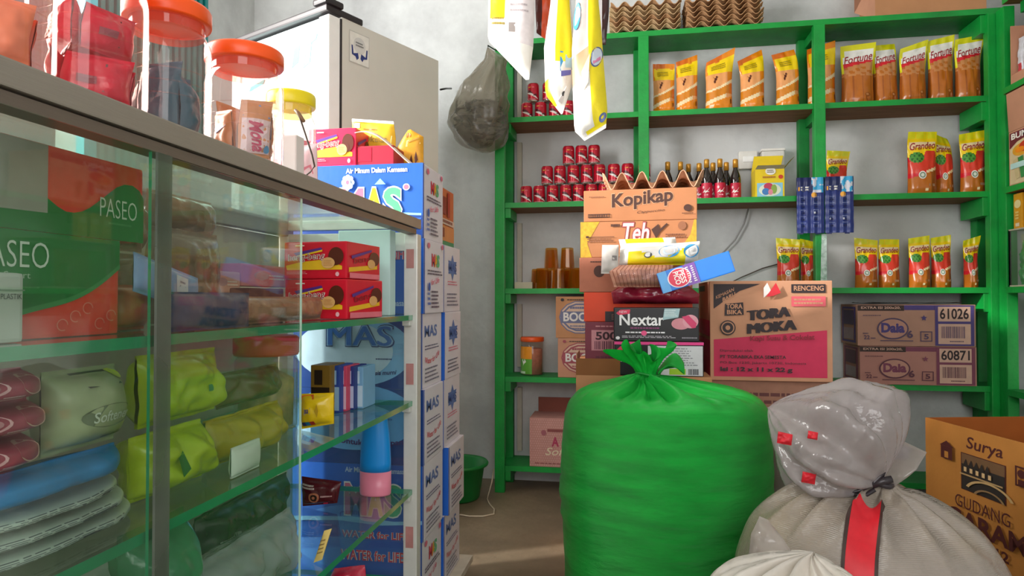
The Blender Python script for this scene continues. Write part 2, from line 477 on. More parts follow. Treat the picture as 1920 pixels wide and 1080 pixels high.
h = MB(); h.box(-FW + .056, -.056, -.05, -.02, FH - .30, FH - .02, glow('#dff6f5', 0.35)); p = Pr(h, face(-FW + .056, -.056, -.0505, -.02, FH - .30, FH - .02))
CY = pm('#28b5c0', 0.4)
for (a, b, c, dd) in ((.66, .45, .74, .75), (.72, .55, .84, .62), (.8, .4, .88, .72), (.84, .68, .95, .82), (.1, .3, .3, .42), (.35, .4, .5, .5)):
    p.poly([(a, b), (c, b + .06), (c + .02, dd), (a + .03, dd - .05)], CY)
h.build('lit_header', FX)
MB().box(-FW + .056, -.056, -.045, -.04, 0.2, FH - .301, clear('#eefaf8', '#ffffff', 0.25, 0.03)).build('door_glass', FX)
MB().box(-FW + .05, -.04, FD - .06, FD - .045, 0.32, FH - .32, glow('#f4fbfa', 0.5)).build('lit_back_panel', FX)
for z in (.55, .85, 1.15, 1.45):
    g = MB()
    for k in range(9): g.tube([(-FW + .06 + k * .058, 0.03, z), (-FW + .06 + k * .058, FD - .08, z)], 0.003, WHT, 6)
    for yy in (0.04, 0.24, 0.44): g.tube([(-FW + .05, yy, z - .004), (-.04, yy, z - .004)], 0.004, WHT, 6)
    g.build('wire_shelf', FX)
st = MB(); sf = lambda u, v, l: (0.0006 + l, 0.035 + u * .10, FH - .165 + v * .12)
p = Pr(st, sf, base=0.0001)
NAVY = pm('#27357c', 0.4); 
p.rect(0, 0, 1, 1, pm('#c4c2bb', 0.4)); p.rect(.03, .03, .97, .97, pm('#e9e7e0', 0.35)); p.ell(.5, .6, .3, .26, pm('#d4d3d0', .4))
p.poly([(.1, .55), (.16, .55), (.2, .3), (.42, .36), (.46, .2), (.36, .12), (.3, .22), (.12, .26)], NAVY); p.poly([(.9, .55), (.84, .55), (.8, .3), (.58, .36), (.54, .2), (.64, .12), (.7, .22), (.88, .26)], NAVY)
p.lines(.3, .55, .7, .72, 2, pm('#777', .4) if False else pm('#777777', .4))
st.build('sticker', FX)
mb = MB(); mb.tube([at(826, 168, Y=3.2), at(836, 166, Y=3.3), at(846, 166, Y=3.44)], 0.005, BLK).build('power_cable', label='short black cable running from the fridge to the back wall', cat='cable')

# ------------------------------------------------------------------ glass showcase counter
CX0, CX1 = -0.93, -0.528      # rear and front of the counter
CY0, CY1 = 0.10, 1.685
ZT = 1.181
SH = [0.927, 0.703, 0.4726, 0.245]
ALU = pm('#9d958b', 0.4, 0.5, 0.06, 40, metal=0.35, stretch=(30, 1, 30))
ALUD = pm('#75695f', 0.4, 0.5, 0.06, 40, metal=0.3, stretch=(30, 1, 30))
ALUL = pm('#d8d7d2', 0.4, 0.5, 0.05, 40, metal=0.2)
PINK = pm('#b57c78', 0.6, 0.4, 0.15, 30)
GLS = clear('#eef8f3', '#b8c7bb', 0.03, 0.02, 1.5)
GLF = clear('#f4f9f5', '#b4bcae', 0.032, 0.02, 1.45)
EDGE = pm('#2a9a6c', 0.15, 0.6, 0.1, 20, coat=0.5)
ctr = thing('showcase_counter', 'glass showcase counter with grey aluminium frame and glass shelves', 'counter')
fr = MB()
fr.box(CX1 - .035, CX1, CY0, CY1, ZT - .026, ZT, ALU, 0.002); 
fr.box(CX1 - .032, CX1 - .004, CY0, CY1 - .03, ZT - .041, ZT - .0285, ALUD)
fr.box(CX0, CX0 + .035, CY0, CY1, ZT - .04, ZT, ALU, 0.002)
fr.box(CX0 + .035, CX1 - .035, CY1 - .03, CY1, ZT - .026, ZT, ALUL, 0.002); fr.box(CX0 + .035, CX1 - .035, CY1 - .03, CY1 - .005, ZT - .085, ZT - .036, ALUL, 0.002)
fr.box(CX0 + .035, CX1 - .035, CY0, CY0 + .03, ZT - .03, ZT, ALU, 0.002)
fr.build('top_rail', ctr)
MB().box(CX0 + .036, CX1 - .036, CY0 + .031, CY1 - .031, ZT - .008, ZT - .001, clear('#e2f2ea', '#dfe5df', 0.35, 0.05)).build('glass_top', ctr)
for (x, y) in ((CX1 - .037, CY1 - .033), (CX0, CY1 - .033), (CX1 - .037, CY0), (CX0, CY0)):
    MB().box(x, x + .037, y, y + .033, 0, ZT - .041, ALUL, 0.003).build('corner_post', ctr)
for z0, z1 in ((1.05, 1.10), (0.745, 0.80), (0.32, 0.375)):
    MB().box(CX1 - .030, CX1 - .0095, CY1 - .0345, CY1 - .0335, z0, z1, PINK).build('tape', ctr)
bt = MB(); bt.box(CX0, CX1, CY0, CY1, 0.03, 0.075, ALU, 0.003); bt.build('base_rail', ctr)
for z in SH:
    mb = MB()
    mb.box(CX0 + .02, CX1 - .0385 if False else CX1 - .012, CY0 + .035, CY1 - .036, z - .013, z, [GLS, GLS, EDGE, EDGE, EDGE, EDGE]); mb.build('glass_shelf', ctr)
    for y in (CY1 - .05, CY0 + .035): 
        MB().box(CX1 - .036, CX1 - .014, y, y + .0155, z - .028, z - .0135, ALUL, 0.003).build('shelf_bracket', ctr)
mb = MB(); mb.box(CX0 + .012, CX1 - .012, CY1 - .012, CY1 - .007, .08, ZT - .08, clear('#f2f8f6', '#ffffff', 0.03, 0.02)); mb.build('end_glass', ctr)
MB().box(CX0 + .006, CX0 + .012, CY0 + .035, CY1 - .036, .08, ZT - .042, pm('#bdb6a4', .5, .4, .08)).build('rear_panel', ctr)
# two sliding front panes, the nearer one ends in a pull rail
ye = at(565, 600, X=CX1 - .006).y; ya = at(272, 600, X=CX1 - .012).y; yb = at(308, 600, X=CX1 - .006).y
mb = MB(); mb.box(CX1 - .009, CX1 - .005, ya, ye, 0.08, ZT - .0415, [GLF, GLF, EDGE, GLF, pm('#cfe9dd', .2, noise=.02), GLF]); mb.build('sliding_pane', ctr)
mb = MB(); mb.box(CX1 - .004, CX1 - .0005, CY0 + .04, yb, 0.08, ZT - .0415, GLF); mb.build('sliding_pane', ctr)
mb = MB(); mb.box(CX1 - .0004, CX1 + .003, ya, yb, 0.08, ZT - .0425, clear('#c2ccc2', '#98a094', 0.4, 0.15)); mb.build('pull_rail', ctr)
# ------------------------------------------------------------------ soft packets
def poly_at(P, v):
    n = len(P) - 1; k = min(int(v * n), n - 1); f = v * n - k
    return P[k].lerp(P[k + 1], f)

def pillow(mb, Lp, Rp, t, mat, n=(0, -1, 0), nu=18, nv=22, crumple=0.0, cs=25.0, pat=None, seal=0.06, seed=0.0, back=None):
    """a sealed soft packet between a left and a right edge (lists of points, bottom first)"""
    n = Vector(n).normalized(); Lp = [Vector(p) for p in Lp]; Rp = [Vector(p) for p in Rp]
    def S(u, v, l=0.0, side=1):
        p = poly_at(Lp, v).lerp(poly_at(Rp, v), u)
        e = max(0.0, 1 - abs(2 * u - 1) ** 2.6) ** 0.6
        vv = (v - seal) / (1 - 2 * seal)
        e *= max(0.0, 1 - abs(2 * vv - 1) ** 3.2) ** 0.6 if 0 < vv < 1 else 0
        c = crumple * (nz(p.x + seed, p.y + side * 3, p.z - seed, cs) + 0.5 * nz(p.x - seed, p.y, p.z + 2 * seed, cs * 2.3)) * (0.35 + e)
        return tuple(p + n * (side * (t / 2 * e + 0.0008) + c + side * l))
    mb.surf(lambda u, v: S(u, v), nu, nv, mat, pat=pat)
    mb.surf(lambda u, v: S(u, v, 0, -1), nu, nv, back or mat, flip=True, pat=pat if back is None else None)
    return S

def packet(name, label, cat, Lx, Rx, Y, t, mat, prints=None, group=None, base=None, rotz=0, yl=None, yr=None, parent=None, **k):
    """packet whose edges are given by where the photograph shows them in the plane Y (yl, yr: depth changes per point)"""
    yl = yl or [0] * len(Lx); yr = yr or [0] * len(Rx)
    L = [at(a, b, Y=Y + d) for (a, b), d in zip(Lx, yl)]; Rr = [at(a, b, Y=Y + d) for (a, b), d in zip(Rx, yr)]
    o = (L[0] + Rr[0]) / 2
    if base is not None:
        dz = base - min(min(p.z for p in L), min(p.z for p in Rr)); 
        for p in L + Rr: p.z += dz
        o.z = base
    mb = MB()
    S = pillow(mb, [p - o for p in L], [p - o for p in Rr], t, mat, **k)
    if prints: prints(Pr(mb, lambda u, v, l: S(u, v, l)))
    return mb.build(name, parent, o, (0, 0, rotz), label, cat, group)

def pouch(name, label, cat, x0, x1, yc, zb, h, t, pat, prints, tilt=0.0, lean=0.0, curl=0.0, group=None, flare=0.0, nu=36, nv=54):
    """standing refill pouch: gusset foot, flat crimped top"""
    w = x1 - x0
    def S(u, v, l=0.0, side=-1):
        uu = 2 * u - 1
        a = max(0.0, v - 0.55) / 0.45
        wf = 1 - 0.05 * math.sin(math.pi * min(1, v * 1.2)) + flare * a
        pr = (1 - (min(v, .87) / .87) ** 2.0) * (0.75 + 0.25 * min(1, v / .1))
        e = max(0.0, 1 - abs(uu) ** 2.4) ** 0.62
        x = w / 2 * uu * wf + lean * a * a
        z = h * v + tilt * uu * a * h
        y = side * (t / 2 * pr * e + 0.0012) + curl * a * a * (0.5 + uu) + 0.004 * nz(u * 5 + x0 * 9, v * 5, side, 1.0)
        return (x, y + side * l, z)
    mb = MB()
    mb.surf(lambda u, v: S(u, v), nu, nv, None, pat=pat)
    mb.surf(lambda u, v: S(u, v, 0, 1), 18, 26, None, pat=pat, flip=True)
    mb.surf(lambda u, v: tuple(Vector(S(u, 0, 0, -1)).lerp(Vector(S(u, 0, 0, 1)), v)), nu, 1, pat(.5, .02), flip=True)
    if prints: prints(Pr(mb, lambda u, v, l: S(u, v, l)))
    return mb.build(name, None, ((x0 + x1) / 2, yc, zb + .0005), (0, 0, 0), label, cat, group)

GL = dict(rough=0.22, spec=0.6, noise=0.05, ns=40, bump=0.08, bs=35)
ORA = pm('#f08c14', **GL); ORD_ = pm('#e2700f', **GL); YEL = pm('#fbd60c', **GL); AMB = pm('#d9841c', **GL); PEA = pm('#f0a566', **GL); CRM = pm('#f6dcae', **GL)
BRN = pm('#5a2310', 0.4); LIQ = pm('#bd6a1e', **GL); LIQ2 = pm('#a2551c', **GL); RED = pm('#d81e2c', **GL); WHI = pm('#f5f2ec', **GL); LIM = pm('#e6e01c', **GL); NUT = pm('#c9854c', **GL); GRNP = pm('#4f9a3a', **GL); DGR = pm('#2c6b2a', **GL); TOM = pm('#e2402e', **GL); DKR = pm('#9c1320', 0.4); OLV = pm('#a08a18', 0.4)

def pat_orange(u, v):
    if v > .9: return ORD_ if u < .55 else ORA
    if v > .66: return YEL if u > .06 + max(0, (.78 - v)) * 0.2 else ORA
    if v > .30:
        s = .36 + .20 * u ** 1.6
        if s - .055 * (0.5 + u * .6) < v < s: return CRM
        if v > s: return PEA if u < .8 else ORA
        return AMB if u < .85 else ORD_
    s = .10 + .16 * u
    if s < v < s + .07: return CRM if u < .75 else PEA
    return ORA if v < s else AMB
def pr_orange(p):
    for k, (a, b, r, q) in enumerate(((.40, .60, .035, .022), (.36, .555, .05, .028), (.32, .51, .04, .03))): p.ell(a, b, r, q, BRN, 12)
    for dx in (-.1, .1): p.poly([(.36 + dx, .60), (.36 + dx + .012, .60), (.37, .545), (.355, .545)], BRN)
    p.lines(.2, .74, .8, .84, 3, OLV, .5, 5)
    p.rect(.9, .12, .94, .2, BRN)

def pat_fortune(u, v):
    if v > .9 or u < .05 and v > .52 or u > .95 and v > .5: return LIM
    if v > .62:
        s = .66 + .10 * u
        if v > s + .05 + .08 * (1 - u): return WHI if u > .12 else LIM
        if v > s - .03 + .05 * (1 - u): return WHI
        if v > s - .055: return RED
        return NUT
    if v > .47: return NUT if math.sin(u * 17) * math.sin(v * 60 + u * 5) > -.2 else LIQ
    if v > .455: return CRM
    if v < .045: return LIM
    return LIQ if (u * 7) % 2 > .3 else LIQ2
def pr_fortune(p):
    p.text('Fortune', .08, .67, .92, .80, DKR, .012, .25, .06)
    p.ell(.74, .15, .09, .035, LIQ2, 14); p.ell(.74, .1, .07, .06, LIQ2, 14); p.ell(.72, .15, .05, .018, NUT, 12)

def pat_grandeo(u, v):
    if v > .88: return LIM if (u * 23) % 1 > .1 else YEL
    if v > .68: return YEL if abs(u - .5) > .44 or v > .84 else (CRM if v > .72 + .05 * u else YEL)
    t = v + .18 * (u - .6)
    if (u - .28) ** 2 / .06 + (v - .58) ** 2 / .008 < 1: return GRNP if math.sin(u * 40) * math.sin(v * 70) > -.1 else DGR
    if v > .33 + .12 * u * u: return TOM if (u - .75) ** 2 + (v - .5) ** 2 < .06 or v < .52 else YEL if v > .6 else RED
    if v > .25 + .14 * u: return CRM if u > .55 else RED
    return LIQ if u < .72 else LIQ2
def pr_grandeo(p):
    p.text('Grandeo', .07, .70, .93, .82, DKR, .015, .3, .02)
    p.ell(.42, .30, .13, .062, WHI, 22); p.ell(.42, .30, .1, .047, pm('#7f8f78', .4), 20); p.ell(.42, .30, .06, .028, pm('#d9e0d2', .4), 18)
    p.rect(.62, .12, .85, .16, pm('#b98a6a', .4)); p.rect(.5, .05, .6, .09, CRM)

def place_pouches(kind, z, rows, labels, pat, prn, group):
    for (pl, pr_, pt, yc, tilt, lean, curl, flare), lab in zip(rows, labels):
        a = at(pl, pt, Y=yc); b = at(pr_, pt, Y=yc)
        pouch(kind, lab, 'pouch', a.x, b.x, yc, z, (a.z - z) * (1 - abs(tilt) * 0.6), 0.075, pat, prn, tilt, lean, curl, group, flare)

place_pouches('oil_pouch', ZS[1], [
    (1224, 1265, 121, 3.33, -.01, 0, 0, .0), (1267, 1308, 106, 3.34, .07, 0, .01, .0), (1322, 1373, 97, 3.33, .12, .01, 0, .06), (1387, 1433, 96, 3.33, .12, -.01, .02, .05),
    (1454, 1498, 95, 3.34, .05, -.02, .01, .0), (1513, 1566, 82, 3.36, .06, .0, .0, .0)],
    ['orange cooking oil pouch, the first beside the second rack post', 'orange oil pouch touching the first one, its top corner pointing up',
     'widest orange oil pouch with a slanting top, ant picture facing out', 'orange oil pouch with its top bent over to the left side',
     'orange oil pouch with a bent-over top, standing alone before the third post', 'orange oil pouch half hidden behind the third rack post'],
    pat_orange, pr_orange, 'orange oil pouches on the second shelf')
place_pouches('oil_pouch', ZS[1], [
    (1576, 1638, 84, 3.33, .02, .005, 0, .08), (1636, 1682, 82, 3.35, .03, .0, .02, .0), (1685, 1735, 80, 3.33, .07, .01, .0, .06), (1738, 1786, 70, 3.34, .04, .005, .0, .06), (1789, 1838, 69, 3.33, .03, .012, .0, .14)],
    ['yellow-topped brown oil pouch nearest the third rack post', 'yellow-topped brown oil pouch tucked behind the widest one, top curled', 'third yellow-topped brown oil pouch from the third post, top slanting up',
     'yellow-topped brown oil pouch, second from the corner post', 'yellow-topped brown oil pouch beside the corner post, flared top'],
    pat_fortune, pr_fortune, 'brown oil pouches on the second shelf')
place_pouches('sauce_pouch', ZS[2], [
    (1549, 1588, 283, 3.36, -.02, .01, 0, .1), (1700, 1755, 248, 3.33, 0, .008, .01, .04), (1750, 1786, 252, 3.36, -.04, -.01, .02, .0), (1799, 1847, 247, 3.33, .03, 0, 0, .03)],
    ['yellow and red tomato sauce pouch peeping over the blue sachet cards', 'widest yellow and red sauce pouch on the third shelf, top folded down', 'sauce pouch with drooping top squeezed beside the widest one on the third shelf', 'yellow and red sauce pouch on the third shelf next to the corner post'],
    pat_grandeo, pr_grandeo, 'tomato sauce pouches')
place_pouches('sauce_pouch', ZS[3], [
    (1456, 1499, 447, 3.33, -.02, 0, 0, .05), (1500, 1528, 449, 3.36, -.03, 0, .01, 0), (1602, 1645, 447, 3.33, -.03, 0, 0, .03), (1646, 1686, 449, 3.34, .0, .005, .01, 0), (1703, 1743, 443, 3.33, .03, .0, 0, .0), (1745, 1782, 442, 3.34, .03, .0, 0, .02), (1806, 1832, 444, 3.35, .05, .008, 0, .25)],
    ['sauce pouch on the fourth shelf directly behind the pink coffee carton', 'narrow sauce pouch squeezed against the third post on the fourth shelf', 'first sauce pouch past the third post on the fourth shelf', 'sauce pouch on the fourth shelf, second past the third post', 'third sauce pouch past the post on the fourth shelf, after the gap', 'fourth sauce pouch past the post on the fourth shelf, pointed top corner', 'thin sauce pouch standing alone near the corner on the fourth shelf'],
    pat_grandeo, pr_grandeo, 'tomato sauce pouches')

# ------------------------------------------------------------------ red drink cans
CANR = pm('#c5132f', 0.25, 0.6, 0.08, 30, metal=0.25); CAND = pm('#5a0a1c', 0.3); CANM = pm('#c9c4c0', 0.25, 0.5, 0.03, metal=0.8); CANW = pm('#f0e7e4', 0.3)
def can_mesh():
    mb = MB(); r = .0302; h = .0990
    mb.lathe([(r * .82, 0), (r * .93, .003), (r, .009), (r, h - .012), (r * .96, h - .006), (r * .86, h - .002)], [CANM, CANM, CANR, CANR, CANR, CANR], 24, cap1=False)
    mb.lathe([(r * .86, h - .002), (r * .86, h), (r * .8, h), (r * .76, h - .005)], CANM, 24, cap0=False)
    fn = lambda u, v, l: ((r + l) * math.sin((u - .5) * 2.6), -(r + l) * math.cos((u - .5) * 2.6), .009 + v * (h - .021))
    p = Pr(mb, fn)
    p.band(.1, .72, lambda a: .62 - .36 * a, lambda a: .62 - .36 * a + .20 * math.sin(3.14 * a) ** .7, CAND)
    p.band(.14, .96, lambda a: .50 - .44 * a, lambda a: .50 - .40 * a + .13 * math.sin(3.14 * a), CANW); p.band(.62, .95, lambda a: .28, lambda a: .28 + .12 * math.sin(3.14 * a), CAND)
    p.rect(.3, .82, .5, .88, pm('#e6a13a', .4)); p.rect(.55, .8, .7, .86, pm('#e8707a', .4)); p.lines(.2, .02, .8, .1, 1, pm('#e89aa4', .4))
    return mb
can0 = can_mesh().build('drink_can')
first = True
def cans(pxs, py, Y, z, row, where):
    global first
    for i, px in enumerate(pxs):
        lab = '%s red drink can from the rack\'s end post in the %s row, %s' % (ORD[i], row, where)
        l = (at(px, py, Y=Y).x, Y + .0, z + .0005)
        if first: can0.location = l; o = can0; first = False
        else: o = dup(can0, l)
        o.rotation_euler = (0, 0, R((i * 37 + int(py)) % 30 - 15 + (8 if px > 1000 else 0)))
        tag(o, lab, 'can', 'red drink cans on the rack')
cans([988, 1014, 1040, 1066], 205, 3.36, ZS[1], 'bottom', 'second shelf')
cans([1000, 1028, 1054], 180, 3.36, ZS[1] + .0995, 'upper', 'second shelf')
cans([987, 1011, 1036, 1061, 1085, 1109, 1133], 365, 3.36, ZS[2], 'bottom', 'third shelf')
cans([1026, 1050, 1075, 1100, 1124, 1151, 1177, 1208], 330, 3.36, ZS[2] + .0995, 'middle', 'third shelf')
for px in (1160, 1186, 1211): 
    o = dup(can0, (at(px, 365, Y=3.36).x, 3.36, ZS[2] + .0005), label='red drink can under the pyramid, hidden behind the egg tray carton')
cans([1066, 1090, 1114], 292, 3.36, ZS[2] + .199, 'top', 'third shelf')

# ------------------------------------------------------------------ sauce bottles
GOLD = pm('#d99a35', 0.3, 0.6, 0.1, 40, metal=0.4); SOY = pm('#1c0c0a', 0.12, 0.7, 0.1, 20, coat=0.5); LBR = pm('#c4163a', 0.4)
b0 = thing('sauce_bottle', '', 'bottle')
mb = MB(); mb.lathe([(.022, 0), (.0255, .004), (.0255, .098), (.023, .118), (.0135, .145), (.011, .152), (.011, .172)], SOY, 20); mb.build('bottle_body', b0)
mb = MB(); mb.lathe([(.0125, .160), (.0128, .198), (.011, .2015)], GOLD, 16); mb.build('cap', b0)
mb = MB(); mb.lathe([(.0257, .008), (.0259, .010), (.0259, .080), (.0257, .082)], LBR, 24, cap0=False, cap1=False)
p = Pr(mb, lambda u, v, l: ((.0262 + l) * math.sin((u - .5) * 2.4), -(.0262 + l) * math.cos((u - .5) * 2.4), .01 + v * .07))
p.poly([(.2, .35), (.45, .6), (.4, .45), (.8, .7), (.6, .45), (.75, .4), (.4, .3), (.45, .42)], WHI); p.rect(.35, .15, .65, .22, pm('#f0aab2', .4)); p.ell(.3, .72, .08, .1, pm('#f0b9c0', .4), 12)
mb.build('bottle_label', b0)
bl = [(1252, 3.36, 'first brown sauce bottle, gold cap just over the egg tray'), (1276, 3.37, 'second gold-capped sauce bottle showing over the egg tray'), (1291, 3.43, 'third gold-capped sauce bottle, set back behind the egg tray'), (1311, 3.42, 'gold-capped sauce bottle set back at the egg tray\'s end'),
      (1325, 3.33, 'dark sauce bottle with red label standing just past the egg tray'), (1337, 3.42, 'dark sauce bottle set back between the two front ones'), (1350, 3.33, 'middle one of the three sauce bottles standing clear in front'), (1362, 3.42, 'sauce bottle hidden deepest, only its cap and shoulder showing'), (1379, 3.35, 'dark sauce bottle at the end of its row, under the wall socket')]
for i, (px, Y, lab) in enumerate(bl):
    l = (at(px, 340, Y=Y).x, Y, ZS[2] + .0005)
    o = b0 if i == 0 else dup(b0)
    o.location = l; o.rotation_euler = (0, 0, R(i * 53 % 30 - 15)); tag(o, lab, 'bottle', 'brown sauce bottles on the third shelf')

# ------------------------------------------------------------------ yellow carton with open lid
YBX = pm('#f2d21a', 0.45, 0.4, 0.05)
x0, x1, z0, z1 = span(1416, 1471, 318, 370, 3.30)
z0 = ZS[2]
t = thing('medicine_box', 'small yellow box with its lid open, beside the sauce bottles', 'box', ((x0 + x1) / 2, 3.30 + .05, z0 + .0005))
w = x1 - x0; h = z1 - z0
mb = MB(); mb.box(-w / 2, w / 2, -.05, .05, 0, .003, YBX)
for a, b, c, d_ in ((-w / 2, w / 2, -.05, -.047), (-w / 2, w / 2, .047, .05), (-w / 2, -w / 2 + .003, -.047, .047), (w / 2 - .003, w / 2, -.047, .047)): mb.box(a, b, c, d_, 0.003, h, YBX)
p = Pr(mb, face(-w / 2, w / 2, -.05, .05, 0, h))
p.rect(.06, .04, .94, .52, pm('#8ecbe6', .4)); p.ell(.5, .28, .38, .22, pm('#e9edd6', .4)); p.ell(.45, .4, .16, .12, pm('#c8355a', .4)); p.ell(.36, .22, .13, .12, pm('#3f7fc4', .4)); p.ell(.64, .3, .1, .16, pm('#8fb04a', .4)); p.ell(.52, .2, .08, .1, pm('#e88fa0', .4))
p.ell(.87, .72, .08, .07, pm('#d2381f', .4)); p.lines(.25, .66, .7, .78, 1, pm('#c07a18', .4), .5); p.ell(.52, .92, .18, .13, pm('#f4f0e2', .4), 20); p.lines(.4, .86, .64, .98, 2, pm('#4a4030', .4))
mb.build('box_body', t)
mb = MB(); mb.add([(-w / 2, .05, h), (w / 2, .05, h), (w / 2 + .02, .056, h + .085), (-w / 2 + .015, .056, h + .085)], [(0, 1, 2, 3)], YBX); 
mb.add([(-w / 2, .052, h), (w / 2, .052, h), (w / 2 + .02, .058, h + .085), (-w / 2 + .015, .058, h + .085)], [(3, 2, 1, 0)], pm('#cfc9b8', .6)); mb.build('lid', t)
mb = MB(); mb.add([(-w / 2, -.05, h), (w / 2, -.05, h), (w / 2 - .005, -.085, h + .012), (-w / 2 + .005, -.085, h + .012)], [(0, 1, 2, 3), (3, 2, 1, 0)], pm('#d9d2c2', .6)); mb.build('front_flap', t)
mb = MB(); mb.add([(w / 2, -.045, h), (w / 2, .045, h), (w / 2 + .05, .045, h + .06), (w / 2 + .05, -.045, h + .06)], [(0, 1, 2, 3), (3, 2, 1, 0)], pm('#8f8a3c', .6)); mb.build('side_flap', t)
x0, x1, z0, z1 = span(1428, 1470, 280, 300, 3.43)
mb = MB(); w = x1 - x0
mb.box(-w / 2, w / 2, -.024, .03, 0, z1 - ZS[2] - .012, pm('#e4e1da', .4), 0.006); mb.box(-w / 2 - .004, w / 2 + .004, -.028, .034, z1 - ZS[2] - .012, z1 - ZS[2], pm('#f0eee8', .4), 0.004)
mb.build('plastic_tub', None, ((x0 + x1) / 2, 3.443, ZS[2] + .0005), (0, 0, 0), 'white lidded plastic tub standing behind the yellow open box', 'tub')

# ------------------------------------------------------------------ amber tumblers
AMBG = clear('#f5d27e', '#d8941c', 0.13, 0.05, 1.5)
g0 = MB(); ns = 12
g0.lathe([(.0375, 0), (.037, .004), (.0315, .100), (.029, .104)], AMBG, ns, smooth=False, cap0=False)
g0.lathe([(.034, .001), (.0275, .094)], AMBG, ns, smooth=False, cap0=False)
g0 = g0.build('glass_tumbler')
gi = [(1008, 3.42, 0, 'amber glass tumbler at the post end of the bottom row, set back'), (1017, 3.33, 0, 'front amber tumbler nearest the rack post, bottom row'), (1048, 3.33, 0, 'amber tumbler in the middle of the front bottom row'), (1079, 3.33, 0, 'amber tumbler of the front bottom row beside the carton stack'), (1038, 3.42, 0, 'amber tumbler in the back of the bottom row'), (1068, 3.42, 0, 'amber tumbler in the back bottom row, beside the carton stack'),
      (1034, 3.36, 1, 'upturned amber tumbler on top of the others, nearer the rack post'), (1064, 3.36, 1, 'upturned amber tumbler on top of the others, nearer the carton stack')]
for i, (px, Y, lv, lab) in enumerate(gi):
    l = (at(px, 520, Y=Y).x, Y, ZS[3] + .0005 + lv * .1045)
    o = g0 if i == 0 else dup(g0)
    o.location = l; o.rotation_euler = (0, 0, i * .2); tag(o, lab, 'glass', 'amber tumblers on the fourth shelf')
x0, x1, z0, z1 = span(967, 1000, 531, 541, 3.40)
boxed('paper_packet', 'flat beige paper packet lying by the rack post beside the amber tumblers', 'packet', x0, x1, 3.36, .08, ZS[3] + .0005, z1 + .004, pm('#c9bfa9', .7))

# ------------------------------------------------------------------ lower shelf goods
CLRP = clear('#f7efe9', '#ffffff', 0.05, 0.06, 1.4)
jz = ZS[4]; jx = at(998, 660, Y=3.37).x
j = thing('wafer_jar', 'clear plastic jar with orange lid and wrapped wafers on the fifth shelf', 'jar', (jx, 3.37, jz + .0005))
mb = MB(); mb.lathe([(.055, 0), (.058, .004), (.058, .165), (.052, .175)], CLRP, 28, cap1=False); mb.build('jar_body', j)
mb = MB(); mb.lathe([(.059, .170), (.061, .172), (.061, .190), (.058, .194)], pm('#ee5a1c', .35), 28); mb.build('lid', j)
mb = MB(); mb.lathe([(.052, .004), (.052, .13), (.045, .135)], pm('#b9765c', .5, noise=.25, ns=60), 20); mb.build('wafers', j)
mb = MB(); fn = lambda u, v, l: ((.0584 + l) * math.sin(-1.4 + u * 1.5), -(.0584 + l) * math.cos(-1.4 + u * 1.5), .006 + v * .14)
p = Pr(mb, fn); p.rect(0, 0, 1, .55, pm('#63a83a', .4), 12); p.rect(0, .55, 1, 1, pm('#f09a24', .4), 12); p.poly([(.2, .1), (.45, .35), (.35, .5), (.75, .95), (.55, .55), (.65, .45)], WHI); p.rect(0.05, .02, .6, .1, pm('#d8ead0', .4), 6)
mb.build('jar_label', j)

CARD = pm('#c08a62', 0.75, 0.25, 0.08, 12, 0.06, 80); CARDP = pm('#c58f73', 0.75, 0.25, 0.07, 12); CARDB = pm('#8d5c38', 0.8, 0.2, 0.1, 12)
INK = pm('#2b2326', 0.6, noise=.03)
GRYB = pm('#6c6f8e', .6); RDB = pm('#a04a55', .6)
def pr_boom(ink):
    def f(P):
        p = P['front']; lt = pm('#d5b49c', .6)
        p.ell(.5, .5, .43, .40, ink, 14); p.ell(.5, .5, .405, .375, lt, 14); p.ell(.5, .5, .37, .34, ink, 14); p.ell(.5, .5, .33, .30, lt, 14)
        p.rect(.1, .36, .9, .64, ink); p.text('BOOM', .16, .40, .84, .62, pm('#e2dcd6', .5), .03)
        p.lines(.3, .2, .7, .32, 2, ink, .5); p.lines(.3, .68, .7, .78, 1, ink, .5); p.ell(.14, .92, .04, .04, INK if ink is GRYB else RDB, 6); p.lines(.24, .90, .7, .95, 1, INK, .4)
    return f
x0, x1, z0, z1 = span(1046, 1136, 634, 708, 3.26)
hB = z1 - ZS[4]
boxed('soap_carton', 'lower brown carton of the pair with a reddish round badge', 'carton', x0, x1, 3.26, .19, ZS[4] + .0005, ZS[4] + hB, CARDP, pr_boom(RDB), group='badge cartons on the fifth shelf')
x0, x1, z0, z1 = span(1042, 1132, 556, 632, 3.26)
boxed('soap_carton', 'upper brown carton of the pair with a grey-blue round badge', 'carton', x0, x1, 3.262, .19, ZS[4] + hB + .001, z1, CARD, pr_boom(GRYB), group='badge cartons on the fifth shelf')

